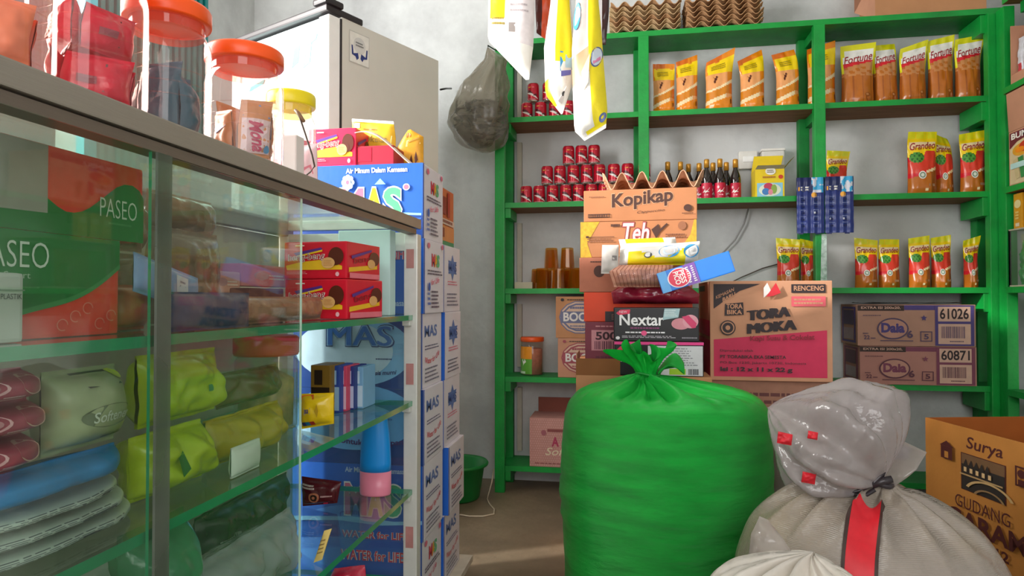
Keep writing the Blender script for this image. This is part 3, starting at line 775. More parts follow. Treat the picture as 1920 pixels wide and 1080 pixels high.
x0, x1, z0, z1 = span(993, 1092, 783, 880, 3.26); z0 = ZS[5] + .0005
PNKB = pm('#c9938a', 0.7, 0.25, 0.06)
w = x1 - x0; h = z1 - z0
t = thing('tissue_carton', 'dusty pink dotted carton with raised lid flap on the lowest shelf', 'carton', ((x0 + x1) / 2, 3.36, z0))
mb = MB(); mb.box(-w / 2, w / 2, -.1, .1, 0, h, PNKB, .002)
p = Pr(mb, face(-w / 2, w / 2, -.1, .1, 0, h)); DOT = pm('#d9aba2', .7)
l = p._up()
for a in range(22):
    for b in range(20):
        u, v = (a + .5 + .5 * (b % 2)) / 23, (b + .7) / 20.5
        mb.add([p.fn(u - .012, v, l), p.fn(u, v - .014, l), p.fn(u + .012, v, l), p.fn(u, v + .014, l)], [(0, 1, 2, 3)], DOT)
p.text('A', .42, .42, .56, .62, pm('#b23a5c', .5), .04); p.text('Soft', .3, .24, .72, .40, pm('#e6d6b8', .5), .01, .3); p.lines(.1, .05, .9, .1, 1, pm('#9a5a58', .6)); p.rect(.34, .72, .8, .78, pm('#8f4a48', .6)); p.ell(.27, .70, .05, .06, pm('#a8606a', .6), 10)
mb.build('carton_body', t)
mb = MB(); mb.box(-w / 2 + .02, w / 2, .096, .1, h, h + .075, pm('#8d4b3c', .7)); mb.build('lid_flap', t)

# two detergent cartons
def pr_daia(num, ink, ink2):
    def f(P):
        p = P['front']; pale = pm('#cfa795', .7)
        p.rect(.0, .85, .4, .985, pm('#3a2622', .6)); p.rect(.4, .87, .66, .985, ink); p.text('EXTRA ISI 200x20,', .03, .885, .37, .955, pale, .02)
        p.rect(.66, .02, .985, .985, ink); p.rect(.685, .60, .955, .95, pale); p.text(num, .70, .655, .94, .91, pm('#2a1820', .6), .02); p.rect(.685, .06, .955, .54, pale); p.barcode(.71, .20, .92, .48, ink2); p.lines(.78, .1, .9, .15, 1, ink2)
        p.ell(.30, .42, .135, .26, ink2, 30); p.ell(.30, .42, .122, .225, pm('#b98878', .7), 30); p.text('Daia', .2, .32, .40, .56, ink, .05); p.text('6', .42, .2, .47, .38, ink2, .03)
        p.text('22', .05, .16, .10, .26, ink2, .02); p.lines(.04, .28, .09, .33, 1, ink2); p.lines(.11, .16, .15, .22, 1, ink2); p.rect(.19, .12, .47, .14, ink2)
        p.frame(.53, .12, .63, .36, .008, .02, ink2); p.text('5', .56, .17, .60, .3, ink2, .03); p.lines(.04, .72, .2, .76, 1, ink2)
        p.poly([(.56 + .028 * math.cos(R(90 + 36 * k)) * (1 if k % 2 == 0 else .45), .68 + .075 * math.sin(R(90 + 36 * k)) * (1 if k % 2 == 0 else .45)) for k in range(10)], ink)
        q = P['left']; q.frame(.1, .06, .9, .94, .08, .05, ink); q.rect(.2, .5, .8, .86, ink2); q.rect(.2, .14, .8, .42, pm('#a58a90', .6))
    return f
CD1 = pm('#b48977', 0.75, 0.25, 0.08, 12); CD2 = pm('#b27f74', 0.75, 0.25, 0.08, 12)
x0, x1, z0, z1 = span(1612, 1832, 650, 728, YS - .02); z0 = ZS[4] + .0005
boxed('detergent_carton', 'lower detergent carton of the pair on the fifth shelf, mauve print', 'carton', x0, x1, YS - .02, .23, z0, z1 + .004, CD2, pr_daia('60871', pm('#7a3a52', .6), pm('#5e3040', .6)), group='detergent cartons')
x0b, x1b, za, zb = span(1607, 1829, 571, 648, YS - .02)
t = boxed('detergent_carton', 'upper detergent carton of the pair on the fifth shelf, violet print', 'carton', x0b, x1b, YS - .025, .23, z1 + .005, zb, CD1, pr_daia('61026', pm('#4a3a78', .6), pm('#54405e', .6)), group='detergent cartons')
mb = MB()
mb.surf(lambda u, v: ((u - .5) * .44, (v - .5) * .17, .007 + .005 * nz(u * 6, v * 4, 1)), 24, 8, clear('#6b5f5a', '#3a302c', .6, .12, 1.5, .5, 30)); mb.build('plastic_wrap', None, ((x0b + x1b) / 2, YS + .09, zb + .001), (0, 0, 0), 'dark crinkled plastic sheet lying on the upper detergent carton', 'plastic wrap')

# ------------------------------------------------------------------ top of the rack: egg trays, carton
def tray_mesh(w, d, nx, ny, mat, amp=.022):
    mb = MB()
    def fn(u, v):
        x = (u - .5) * w; y = (v - .5) * d
        a = math.cos(2 * math.pi * u * nx); b = math.cos(2 * math.pi * v * ny)
        z = amp * (1 + a * (.62 + .38 * b)) + .002
        return (x * (1 + .012 * nz(u * 9, v * 9, 2)), y, z + .002 * nz(u * 12, v * 12, 5))
    mb.surf(fn, nx * 12, ny * 12, mat)
    return mb
PULP = pm('#c7a87f', 0.95, 0.1, 0.1, 60, 0.25, 120); PULP2 = pm('#b98f68', 0.95, 0.1, 0.1, 60, 0.25, 120); PULPP = pm('#cda082', 0.95, 0.1, 0.08, 60, 0.2, 120)
def solid(o, th):
    m = o.modifiers.new('thickness', 'SOLIDIFY'); m.thickness = th; m.offset = 1
    return o
def tray_pile(pl, pr_, n, mats, zb, Y, dep, dz, labs, group, nx=5):
    a = at(pl, 40, Y=Y).x; b = at(pr_, 40, Y=Y).x
    made = {}
    for k in range(n):
        m = mats[k % len(mats)]
        if m not in made:
            o = solid(tray_mesh(b - a, dep, nx, 4, m, .015).build('egg_tray'), .003); made[m] = o
        else: o = dup(made[m])
        o.location = ((a + b) / 2 + .008 * nz(k * 3.1, pl, 0), Y + dep / 2, zb + .0005 + k * dz); o.rotation_euler = (0, 0, .03 * nz(k * 2.3, pl, 4))
        tag(o, labs % ORD[k], 'egg tray', group)
tray_pile(1143, 1277, 6, [PULP, PULP, PULP2], ZS[0], YS + .005, .2, .0245, '%s egg tray from the bottom of the paler pile behind the hanging packs', 'egg trays on top of the rack')
tray_pile(1287, 1432, 6, [PULP2], ZS[0], YS + .005, .2, .0245, '%s egg tray from the bottom of the browner pile nearer the corner', 'egg trays on top of the rack')
x0, x1, z0, z1 = span(1640, 1850, -60, 20, YS + .01)
t = thing('cardboard_carton', 'plain cardboard carton with open flap on top of the rack', 'carton', ((x0 + x1) / 2, YS + .11, ZS[0] + .0005)); w = x1 - x0
mb = MB(); mb.box(-w / 2, w / 2, -.1, .1, 0, .2, CARD, .002); mb.build('carton_body', t)
mb = MB(); mb.add([(-w / 2, -.1, .002), (-w / 2, -.1, .2), (-w / 2 - .085, -.085, .2), (-w / 2 - .085, -.085, .03), (-w / 2 - .04, -.095, .006)], [(0, 1, 2, 3, 4), (4, 3, 2, 1, 0)], CARDP); mb.build('side_flap', t)

# ------------------------------------------------------------------ blue sachet cards on the third post
NB = pm('#1c2f78', 0.25, 0.6, 0.06, 30, 0.1, 40); NBD = pm('#131f58', 0.3); CYB = pm('#35a8dc', 0.3); SIL = pm('#d5d8e4', .3)
def card(pl, pr_, pt, pb, Y, lab, sd):
    x0, x1, z0, z1 = span(pl, pr_, pt, pb, Y); w = x1 - x0; h = z1 - z0
    mb = MB(); rg = random.Random(sd)
    S = lambda u, v, l=0: ((u - .5) * w, -.006 - .004 * math.sin(u * math.pi * 2 * 2) ** 2 - .003 * math.sin(v * 12) ** 2 - l, v * h)
    def pat(u, v):
        if v > .72 and u > .52 + .25 * (1 - v) and u < .97: return CYB if nz(u * 7, v * 9, sd) > -.05 else SIL
        if v > .86: return NBD
        return NB
    mb.surf(lambda u, v: S(u, v), 28, 40, None, pat=pat); mb.surf(lambda u, v: ((u - .5) * w, -.001, v * h), 1, 1, NBD, flip=True)
    p = Pr(mb, lambda u, v, l: S(u, v, l))
    p.rect(.02, .745, .58, .845, NBD); p.lines(.14, .755, .56, .84, 2, WHI, .6, sd); p.rect(.05, .76, .1, .83, GOLD); p.ell(.62, .68, .1, .05, GOLD, 14)
    for c in (.12, .58):
        for r_ in range(5):
            v = .12 + r_ * .115
            p.lines(c, v + .05, c + .22, v + .072, 1, pm('#7f8bbc', .3), .5, sd + r_); p.rect(c + .04, v - .01, c + .15, v + .025, NBD)
            if rg.random() > .72: p.poly([(c + .02, v - .01), (c + .08, v), (c + .06, v + .035), (c + .01, v + .02)], SIL)
    for u in (.0, .62): p.rect(u + .02, -.025, u + .2, .0, NBD)
    return mb.build('sachet_card', None, ((x0 + x1) / 2, Y, z0), (0, 0, 0), lab, 'sachet card', 'blue sachet cards on the rack post')
card(1493, 1545, 334, 437, YS - .028, 'blue card of hanging sachets nearer the yellow box on the post', 3)
card(1546, 1600, 332, 436, YS - .027, 'blue card of hanging sachets on the corner side of the post', 8)

# ------------------------------------------------------------------ goods on the side rack
z = ZS[1]; yA = 3.14; xA = 1.66
ta = thing('seasoning_carton', 'open display carton of white and red sachets, second level of the side rack', 'carton', (xA, 2.93, z + .0005))
mb = MB(); mb.box(0, .2, -.2, .2, 0, .004, CARDP); mb.box(0, .2, .196, .2, .004, .26, CARDP); mb.box(.196, .2, -.2, .196, .004, .3, CARDP); mb.box(0, .2, -.2, -.196, .004, .26, CARDP); mb.box(0, .004, -.196, .196, .004, .045, CARDP)
mb.build('carton_body', ta)
SW = pm('#d5d5de', .25, .6, .15, 40, .3, 60); SR = pm('#c4404a', .3); SG = pm('#5a9a4a', .3)
for k in range(9):
    mb = MB(); y = yA - .055 - k * .041; hh = .2 + .02 * math.sin(k * 2.1)
    S = pillow(mb, [(xA + .024, y + .03, z + .008), (xA + .024, y + .028, z + hh)], [(xA + .024 + .006 * (k % 3), y - .008, z + .008), (xA + .03, y - .008, z + hh)], .018, SW, n=(-1, 0, 0), crumple=.004, cs=40, seed=k, pat=lambda u, v: (SR if .12 < v < .42 and .2 < u < .85 else SG if .03 < v < .1 and .2 < u < .8 else SW))
    mb.build('sachet', label='%s white sachet with red panel from the corner in the display carton' % ORD[k], cat='sachet', group='white sachets in the display carton')
z = ZS[2]
tb = thing('noodle_carton', 'display carton with maroon band, fruit picture and raised lid on the side rack', 'carton', (xA, 2.93, z + .0005))
mb = MB(); mb.box(0, .22, -.2, .22, 0, .235, CARDP, .002)
p = Pr(mb, face(0, .22, -.2, .22, 0, .235, 'left'))
MAR = pm('#6a1530', .45); GR2 = pm('#2f8a4a', .4)
p.rect(.02, .03, .98, .97, pm('#d8c49a', .5)); p.poly([(.02, .97), (.98, .97), (.98, .85), (.4, .84), (.15, .78), (.02, .68)], MAR); p.text('BUMBU', .05, .84, .5, .95, WHI, .03)
p.ell(.22, .62, .15, .11, pm('#e0a030', .4)); p.ell(.3, .66, .12, .1, pm('#c8321f', .4)); p.ell(.2, .62, .08, .05, pm('#f08a1c', .4))
for k in range(7): p.poly([(.08 + .09 * k, .45 + .03 * (k % 2)), (.16 + .09 * k, .5), (.2 + .09 * k, .12), (.13 + .09 * k, .1)], GR2 if k % 2 else pm('#c9b889', .5))
p.rect(.05, .3, .33, .4, pm('#b8e0dc', .4)); p.poly([(.36, .5), (.45, .52), (.42, .2), (.36, .24)], MAR); p.rect(.3, .76, .45, .82, pm('#7d7aa8', .4))
mb.build('carton_body', tb)
mb = MB(); mb.add([(0, .22, .236), (0, -.2, .236), (-.05, -.2, .38), (-.05, .14, .38)], [(0, 1, 2, 3)], CARDP); mb.add([(.004, .22, .236), (.004, -.2, .236), (-.046, -.2, .38), (-.046, .14, .38)], [(3, 2, 1, 0)], CARDP); mb.build('lid_flap', tb)
z = ZS[3]
tc_ = thing('glass_case', 'clear case of green packets on the fourth level of the side rack', 'display case', (xA, 2.92, z + .0005))
mb = MB(); CFR = pm('#b8b19c', .4)
for (a, b) in ((0, .235), (-.2, .235)): mb.box(-.004, .004, b - .006, b, 0, .245, CFR)
mb.box(-.004, .22, -.2, .235, .241, .247, CFR); mb.box(-.004, .22, -.2, .235, 0, .006, CFR); mb.build('case_frame', tc_)
mb = MB(); mb.box(-.002, 0.0, -.19, .228, .007, .24, clear('#f2f8f2', '#ffffff', .04, .03)); mb.build('case_pane', tc_)
for k in range(6):
    mb = MB(); y = 3.13 - k * .055
    G3 = pm('#1f9a4e', .25, .6, .2, 50, .3, 50) if k < 2 else pm('#8a4a2c', .4, .5, .3, 40)
    pillow(mb, [(xA + .03, y, z + .01), (xA + .04, y, z + .2)], [(xA + .03, y - .05, z + .01), (xA + .04, y - .05, z + .2)], .03, G3, n=(-1, 0, 0), crumple=.012, cs=45, seed=k)
    mb.build('snack_packet', label=('%s green snack packet from the corner inside the clear case' if k < 2 else '%s brown snack packet from the corner inside the clear case') % ORD[k], cat='packet', group='packets in the clear case')
for k, y in enumerate((3.11, 3.03, 2.95)):
    mb = MB(); mb.box(0, .034, -.03, .03, 0, .15, pm('#d99a1c', .4, noise=.12), .002); p = Pr(mb, face(0, .034, -.03, .03, 0, .15, 'left'))
    p.ell(.5, .7, .4, .12, pm('#ead79a', .4), 16); p.rect(.25, .06, .7, .16, pm('#e6d8b8', .5)); p.lines(.25, .25, .75, .5, 3, pm('#f0d37a', .5), .6, k)
    mb.build('tea_box', None, (xA + .01, y, z + .2485), (0, 0, 0), '%s orange tea box from the corner on top of the clear case' % ORD[k], 'box', 'orange boxes on the clear case')

# ------------------------------------------------------------------ grey plastic bag hung at the rack end
Yb = YS - .1
bg = thing('plastic_bag', 'grey see-through plastic bag of crumpled wraps hanging from the rack end', 'bag', at(915, 90, Y=Yb))
o = at(915, 90, Y=Yb); kpx = (at(916, 90, Y=Yb) - o).length
BAGM = clear('#d2cdc2', '#b0a99b', .34, .16, 1.45, .6, 30)
bp = [(0, .3, 2), (.12, 14, 20), (.35, -8, 40), (.55, -15, 53), (.7, -18, 56), (.85, -14, 50), (.94, -8, 36), (1.0, -4, 8)]
def bagf(u, v):
    k = max(i for i in range(len(bp) - 1) if bp[i][0] <= v or i == 0); a = bp[k]; b = bp[k + 1]; f = (v - a[0]) / (b[0] - a[0])
    cx = (a[1] + (b[1] - a[1]) * f); r = a[2] + (b[2] - a[2]) * f; th = 2 * math.pi * u
    g = 1 + .10 * math.sin(9 * th + 4 * v) * (1 - v * .6) + .22 * nz(math.cos(th) * 2, math.sin(th) * 2, v * 7)
    return ((cx + r * g * math.cos(th)) * kpx, r * g * math.sin(th) * kpx * .8, -v * 192 * kpx)
mb = MB(); mb.surf(bagf, 48, 40, BAGM, closed_u=True, flip=True); mb.build('bag_film', bg)
mb = MB()
def bin_(u, v):
    th = 2 * math.pi * u; z = .52 + v * .44; r = 42 * math.sin(math.pi * min(1, .15 + v * .85)) ** .5 * (1 + .45 * nz(math.cos(th) * 3, math.sin(th) * 3, v * 8))
    return ((-15 + r * math.cos(th)) * kpx, r * math.sin(th) * kpx * .7, -z * 192 * kpx)
mb.surf(bin_, 60, 40, None, closed_u=True, flip=True, pat=lambda u, v: DKW if nz(u * 20, v * 14, 3) > .02 else GRW) if False else None
DKW = pm('#35352f', .25, .6, .2, 30, .4, 50); GRW = pm('#7d7f76', .2, .7, .2, 30, .4, 50)
mb.surf(bin_, 60, 40, None, closed_u=True, flip=True, pat=lambda u, v: DKW if nz(u * 20, v * 14, 3) > .02 else GRW); mb.build('crumpled_wraps', bg, kind='stuff')
mb = MB(); hk = at(915, 84, Y=Yb); mb.tube([Vector((0, 0, -.004)), Vector((0, 0, .012)), Vector((.02, .06, .014)), Vector((.045, .085, .012))], .0035, pm('#3a3a38', .5)); mb.build('hook', bg)

# ------------------------------------------------------------------ packs hanging from the ceiling
PYW = pm('#f4df1c', .3, .5, .05, 30, .15, 30); PWH = pm('#ebe7e0', .3, .5, .04, 30, .15, 30); PGY = pm('#c9bfba', .3, .5, .1, 30); PBL = pm('#4aa3da', .3); PPK = pm('#f0c6dc', .3); PTN = pm('#b99a76', .35)
def hang(label, Lx, Rx, Y, t, pat, prints, strx, **k):
    o = packet('hanging_pack', label, 'pack', Lx, Rx, Y, t, PWH, prints, 'refill packs hanging from the ceiling', pat=pat, **k)
    top = at(strx, Lx[-1][1], Y=Y)
    m = MB(); m.tube([top - o.location - Vector((0, 0, .012)), Vector((top.x, Y, 2.998)) - o.location], .002, pm('#d8d4cc', .5), 6); m.build('string', o)
    return o
hang('white and yellow refill pack hanging nearest the grey plastic bag', [(986, 150), (915, 76), (916, 0), (917, -70)], [(992, 149), (1000, 86), (1003, 0), (1003, -70)], 2.2, .05,
     lambda u, v: PYW if u < .38 and v > .52 and u > .05 and not (.8 < v < .86) else (PWH if u < .45 or v < .3 else pm('#ded5d6', .3, .5, .1, 40)),
     lambda p: (p.rect(.48, .4, .62, .47, pm('#8d8480', .4)), p.lines(.1, .44, .4, .52, 2, OLV, .4), p.lines(.5, .55, .9, .95, 9, pm('#b9aeb0', .4), .3)), 960, crumple=.008, cs=14)
hang('yellow and white refill pack hanging in front of the cans, shorter of the pair', [(1052, 214), (1023, 178), (1020, 90), (1033, 0), (1036, -70)], [(1055, 213), (1076, 150), (1078, 100), (1070, 0), (1070, -70)], 2.16, .05,
     lambda u, v: PYW if v > .42 and .38 < u < .95 else (PYW if u < .18 and .1 < v < .3 else PWH),
     lambda p: (p.rect(.55, .34, .97, .48, PBL), p.rect(.72, .36, .95, .46, pm('#b8dcee', .3)), p.rect(.58, .30, .9, .34, pm('#6a6ab8', .4)), p.poly([(.35, .12), (.7, .3), (.8, .2), (.6, .08)], PGY), p.ell(.68, .16, .08, .02, pm('#3a3a3a', .4), 10)), 1052, crumple=.010, cs=14)
hang('longest yellow refill pack hanging in front of the cans, white foot', [(1096, 264), (1077, 246), (1074, 170), (1072, 90), (1080, 0), (1082, -70)], [(1136, 240), (1139, 205), (1132, 120), (1128, 60), (1122, 0), (1122, -70)], 2.12, .055,
     lambda u, v: (PYW if u > .55 and v > .1 else PTN if .42 < v < .56 else PGY if v > .56 and u < .5 else PWH) if v > .1 else (PYW if v > .05 and u > .2 else PWH),
     lambda p: (p.ell(.8, .46, .2, .055, pm('#5a6a9a', .4), 20), p.ell(.8, .46, .17, .047, pm('#d8e2f0', .4), 20), p.rect(.68, .43, .92, .45, pm('#e08ab0', .4)), p.ell(.86, .13, .13, .05, pm('#6a7ab0', .4), 18), p.poly([(.02, .1), (.3, .06), (.22, .3), (.05, .3)], PPK), p.ell(.12, .72, .14, .06, PBL, 18), p.poly([(.3, .44), (.6, .5), (.5, .36), (.35, .34)], pm('#d8c4a6', .4))), 1102, crumple=.010, cs=14)
hang('brown and orange sachet strip hanging between the yellow and white packs', [(1006, 62), (1004, 20), (1003, -70)], [(1026, 76), (1034, 30), (1036, -70)], 2.28, .02, lambda u, v: pm('#4a1c16', .3, .5, .2) if u < .45 else pm('#e0542a', .3, .5, .1), None, 1018, crumple=.006, cs=20)
hang('dark brown coffee sachet strip hanging beside the longest yellow pack', [(1126, 84), (1124, 40), (1124, -70)], [(1136, 84), (1142, 20), (1144, -70)], 2.3, .02, lambda u, v: pm('#3a1a1c', .25, .6, .2) if u > .25 else pm('#c9c4c8', .3), None, 1134, crumple=.006, cs=20)
# ------------------------------------------------------------------ carton pile in front of the rack
YK = 2.40
BRNI = pm('#4a2a20', .6, noise=.03)
x0, x1, zlo, zt = span(1098, 1311, 357, 414, YK)
dK = .30
def zpx(py, px=1200, Y=YK): return at(px, py, Y=Y).z
zK = [zpx(414), zpx(482), zpx(548), zpx(604), zpx(682)]
KOP = pm('#bd7f58', 0.75, 0.25, 0.07, 12, .05, 80)
def pr_kopi(P):
    p = P['front']
    p.text('Kopikap', .25, .28, .80, .88, pm('#d9a680', .6), .05, 0, .16); p.text('Kopikap', .255, .30, .795, .86, BRNI, .03, 0, .16); p.text('Cappuccino', .48, .2, .72, .30, BRNI, .0, .3, .06)
    p.frame(.04, .12, .24, .24, .006, .02, BRNI); p.barcode(.05, .13, .23, .23, BRNI, 12); p.lines(.05, .76, .19, .82, 1, pm('#8e5a40', .6)); p.ell(.92, .36, .035, .11, BRNI, 16); p.lines(.87, .17, .97, .22, 1, BRNI)
rz = R(-3)
boxed('coffee_carton', 'brown coffee carton at the top of the pile, egg tray resting on it', 'carton', x0, x1, YK, dK, zK[0] + .001, zt, KOP, pr_kopi, rz)
GLD = pm('#d4a52a', .5, noise=.25, ns=90)
def pr_teh(P):
    p = P['front']
    p.poly([(0, 0), (.1, 0), (.06, .4), (.17, 1), (0, 1)], GLD); p.poly([(1, 0), (.82, 0), (.95, .6), (.98, 1), (1, 1)], GLD)
    p.text('Teh', .365, .38, .61, .98, pm('#7a1c28', .5), .06, .2); p.text('Teh', .37, .40, .605, .96, pm('#c4656a', .5), .045, .2); p.text('Teh', .375, .42, .6, .94, pm('#f2e3dc', .5), .012, .2)
    p.poly([(.62, .75), (.68, .9), (.7, .7), (.66, .5)], BRNI); p.poly([(.68, .72), (.75, .92), (.76, .88), (.69, .66)], BRNI); p.ell(.88, .84, .035, .12, pm('#9a6344', .6), 14); p.lines(.27, .82, .35, .94, 1, BRNI, .6); p.lines(.74, .5, .92, .64, 2, pm('#7a4a34', .6)); p.rect(.06, .56, .3, .575, BRNI); p.lines(.06, .42, .3, .54, 2, pm('#8a5a40', .6)); p.rect(.05, .54, .075, .6, BRNI)
    q = P['left']; q.rect(0, 0, 1, .8, GLD)
x0, x1, _, _ = span(1092, 1310, 414, 482, YK)
boxed('tea_carton', 'brown and gold tea carton, second from the top of the pile', 'carton', x0, x1, YK, dK, zK[1] + .001, zK[0], KOP, pr_teh, rz)
x0, x1, _, _ = span(1088, 1300, 414, 482, YK)
boxed('brown_carton', 'plain brown carton under the tea carton in the pile', 'carton', x0, x1, YK, dK, zK[2] + .001, zK[1], pm('#b06f58', .75, .25, .08), lambda P: (P['front'].ell(.18, .6, .05, .17, BRNI, 16), P['front'].lines(.1, .84, .26, .92, 1, BRNI)), R(-1.5))
x0, x1, _, _ = span(1096, 1300, 548, 604, YK)
boxed('orange_carton', 'bright orange-red carton low in the pile behind the dark biscuit boxes', 'carton', x0, x1, YK, dK, zK[3] + .001, zK[2], pm('#e0461e', .5, .4, .05), lambda P: (P['front'].rect(.2, 0, 1, .35, pm('#2a1c22', .5)), P['front'].text('EXTRA', .26, .06, .5, .26, pm('#6a4a44', .5), .02)), R(-1))
x0, x1, _, _ = span(1097, 1300, 604, 682, YK)
def pr_500(P):
    p = P['front']; pk = pm('#c98a90', .6)
    p.rect(.06, .3, .6, .8, pk); p.text('500', .10, .56, .30, .76, pm('#3a1420', .6), .03); p.barcode(.09, .33, .5, .53, pm('#6a3448', .6)); p.lines(.1, .86, .5, .93, 1, pk); p.lines(.1, .08, .45, .2, 1, pm('#6a3040', .6))
    P['left'].poly([(.3, .1), (.7, .4), (.5, .6), (.8, .9), (.4, .65), (.5, .4)], pm('#e0d0d4', .5))
boxed('purple_carton', 'dark mauve carton with a number and barcode, lowest printed one of the pile', 'carton', x0, x1, YK, dK, zK[4] + .001, zK[3], pm('#83424f', .65, .3, .07), pr_500, 0)
x0, x1, _, _ = span(1085, 1320, 604, 682, YK)
boxed('brown_carton', 'large brown carton at the foot of the pile, hidden behind the green sack', 'carton', x0 - .01, x1 - .005, YK - .005, .32, .0005, zK[4] - .0005, CARD, None, 0)
# tray of the pile
a = at(1132, 352, Y=YK); b = at(1326, 352, Y=YK)
o = solid(tray_mesh(b.x - a.x, .27, 5, 4, PULPP, .031).build('egg_tray'), .003)
o.location = ((a.x + b.x) / 2, YK + .17, zt + .004); o.rotation_euler = (0, 0, rz)
tag(o, 'single pinkish egg tray lying on the coffee carton', 'egg tray')

# ------------------------------------------------------------------ open carton with the dark biscuit boxes in front of the pile
YN = 2.215
x0, x1, zb, ztp = span(1080, 1335, 668, 708, YN)
zN0 = at(1250, 706, Y=YN).z
t = thing('supply_carton', 'open brown carton with raised side flap behind the green sack', 'carton', ((x0 + x1) / 2, YN + .085, .0005)); w = x1 - x0
mb = MB(); mb.box(-w / 2, w / 2, -.085, .085, 0, zN0 - .001, CARD, .002); mb.build('carton_body', t)
fx = at(1180, 700, Y=YN).x - (x0 + x1) / 2
mb = MB(); mb.box(-w / 2, fx - .03, -.085, -.082, zN0 - .001, zN0 + .055, CARDB); mb.build('front_flap', t)
mb = MB(); mb.box(-w / 2, -w / 2 + .003, -.081, .08, zN0 - .001, zN0 + .07, CARDP); mb.build('side_flap', t)
NX = pm('#0c0a10', .35, .4, .1); MAG = pm('#e8308a', .35); MGD = pm('#8a2a6a', .4)
def pr_nex(P):
    p = P['front']
    p.text('Nextar', .07, .47, .60, .82, pm('#f4f2f4', .3), .02); p.poly([(.03, .84), (.08, .94), (.2, .95), (.19, .82), (.06, .78)], pm('#e02050', .4)); p.text('NEW', .07, .84, .16, .91, pm('#f2d8e0', .4))
    p.ell(.79, .53, .11, .17, pm('#d88a96', .4), 26); p.ell(.9, .6, .09, .2, pm('#e09aa8', .4), 24); p.poly([(.80, .74), (.88, .78), (.97, .55), (.96, .42), (.92, .40), (.86, .56)], pm('#d42a64', .4))
    p.lines(.2, .36, .55, .43, 1, MGD, .6); p.lines(.14, .23, .62, .3, 1, pm('#e8e4ea', .4), .6); p.ell(.36, .25, .035, .075, pm('#f04a8a', .4), 16); p.lines(.1, .1, .75, .18, 2, pm('#b9b2bc', .4), .5); p.ell(.05, .1, .025, .05, pm('#e8e4ea', .4), 12); p.lines(.8, .08, .98, .16, 1, pm('#8a848e', .4), .5)
    p.poly([(.58, .64), (.76, .72), (.78, .98), (.6, .98)], pm('#9fc0c6', .2)); p.lines(.6, .74, .75, .95, 4, pm('#dfeaea', .3), .4)
    q = P['left']; q.rect(.2, .1, .8, .3, pm('#5a4a50', .4)); q.lines(.3, .5, .8, .8, 3, pm('#6a6068', .4))
xa, xb, za, zc = span(1158, 1312, 577, 641, YN)
zmid = at(1240, 641, Y=YN).z
def pr_nex2(P):
    p = P['front']
    p.rect(.38, .02, .99, .88, pm('#cfcfd4', .4)); p.lines(.42, .3, .95, .84, 8, pm('#7d7d86', .4), .35); p.rect(.62, .05, .80, .22, pm('#9fc814', .4)); p.barcode(.83, .05, .96, .22, pm('#33333a', .4), 10)
    p.text('Nextar', .07, .40, .40, .70, pm('#f4f2f4', .3), .02); p.poly([(.02, .74), (.07, .86), (.16, .86), (.15, .74), (.05, .70)], pm('#e02050', .4))
    p.rect(0, .91, 1, .995, MAG)
xc, xd, _, _ = span(1152, 1320, 641, 706, YN)
boxed('biscuit_box', 'lower black biscuit box with a white back label and pink edge', 'box', xc, xd, YN + .006, .16, zN0 + .0005, zmid, NX, pr_nex2, 0, 'black biscuit boxes')
boxed('biscuit_box', 'upper black biscuit box showing pink biscuits on its front', 'box', xa - .012, xb, YN + .004, .16, zmid + .0005, zc, NX, pr_nex, R(-1), 'black biscuit boxes')
# packets on top of the biscuit boxes
def packet2(name, label, cat, pts4, Y, t, mat, base, **k):
    return packet(name, label, cat, pts4[0], pts4[1], Y, t, mat, base=base, **k)
zt2 = zc + .012
packet('snack_bag', 'crumpled dark red plastic bag on the upper black biscuit box', 'bag', [(1150, 578), (1146, 556), (1168, 540)], [(1310, 578), (1312, 560), (1286, 540)], YN + .105, .10, pm('#8a1c34', .18, .7, .3, 8, .35, 22, dirt='#c23a52', dirt_amt=.6, ds=9), base=zt2, crumple=.020, cs=20, seal=.02)
zb1 = at(1200, 545, Y=YN + .09).z + .012
BIS = pm('#d29880', .4, .5, .2, 10, .2, 30)
o = packet('biscuit_roll', 'long row of round pinkish biscuits sealed in clear wrap', 'biscuits', [(1150, 545), (1140, 515), (1152, 504)], [(1262, 545), (1262, 515), (1262, 504)], YN + .035, .060, BIS, base=zb1, pat=lambda u, v: BIS if (u * 16) % 1 > .22 else pm('#a0604c', .4), crumple=.006, nu=64)
w = at(1158, 525, Y=YN + .01); 
mb = MB(); pillow(mb, [(-.085, 0, 0), (-.10, 0, .03), (-.08, 0, .07)], [(.08, 0, 0), (.085, 0, .03), (.08, 0, .07)], .09, clear('#f6e6e0', '#ffffff', .10, .08, 1.5, .5, 60), crumple=.007); mb.build('clear_wrap', o, (0, 0, 0))
zb2 = at(1200, 504, Y=YN + .05).z + .006
def pr_wipe(p):
    p.ell(.62, .62, .13, .28, PBL, 20); p.ell(.62, .62, .08, .18, pm('#e2eef6', .3), 16); p.ell(.9, .6, .1, .3, PBL, 16); p.ell(.92, .6, .06, .2, WHI, 16); p.ell(.36, .5, .05, .14, pm('#44484c', .4), 14); p.ell(.36, .52, .04, .11, WHI, 14)
packet('wet_wipes', 'lower yellow and white pack of wipes with blue spots', 'wipes', [(1160, 505), (1163, 470)], [(1308, 502), (1312, 458)], YN + .05, .065, PWH, pr_wipe, base=zb2 + .003, pat=lambda u, v: PYW if .12 < u < .86 and v < .55 + .2 * math.sin(u * 9) else PWH, crumple=.008, cs=18, group='wipes on the pile')
zb3 = at(1200, 476, Y=YN + .06).z + .008
def pr_wipe2(p): p.rect(.38, .3, .62, .4, pm('#e2e0da', .3)); p.rect(.42, .32, .47, .38, INK); p.lines(.48, .32, .56, .38, 1, pm('#8a8a88', .4))
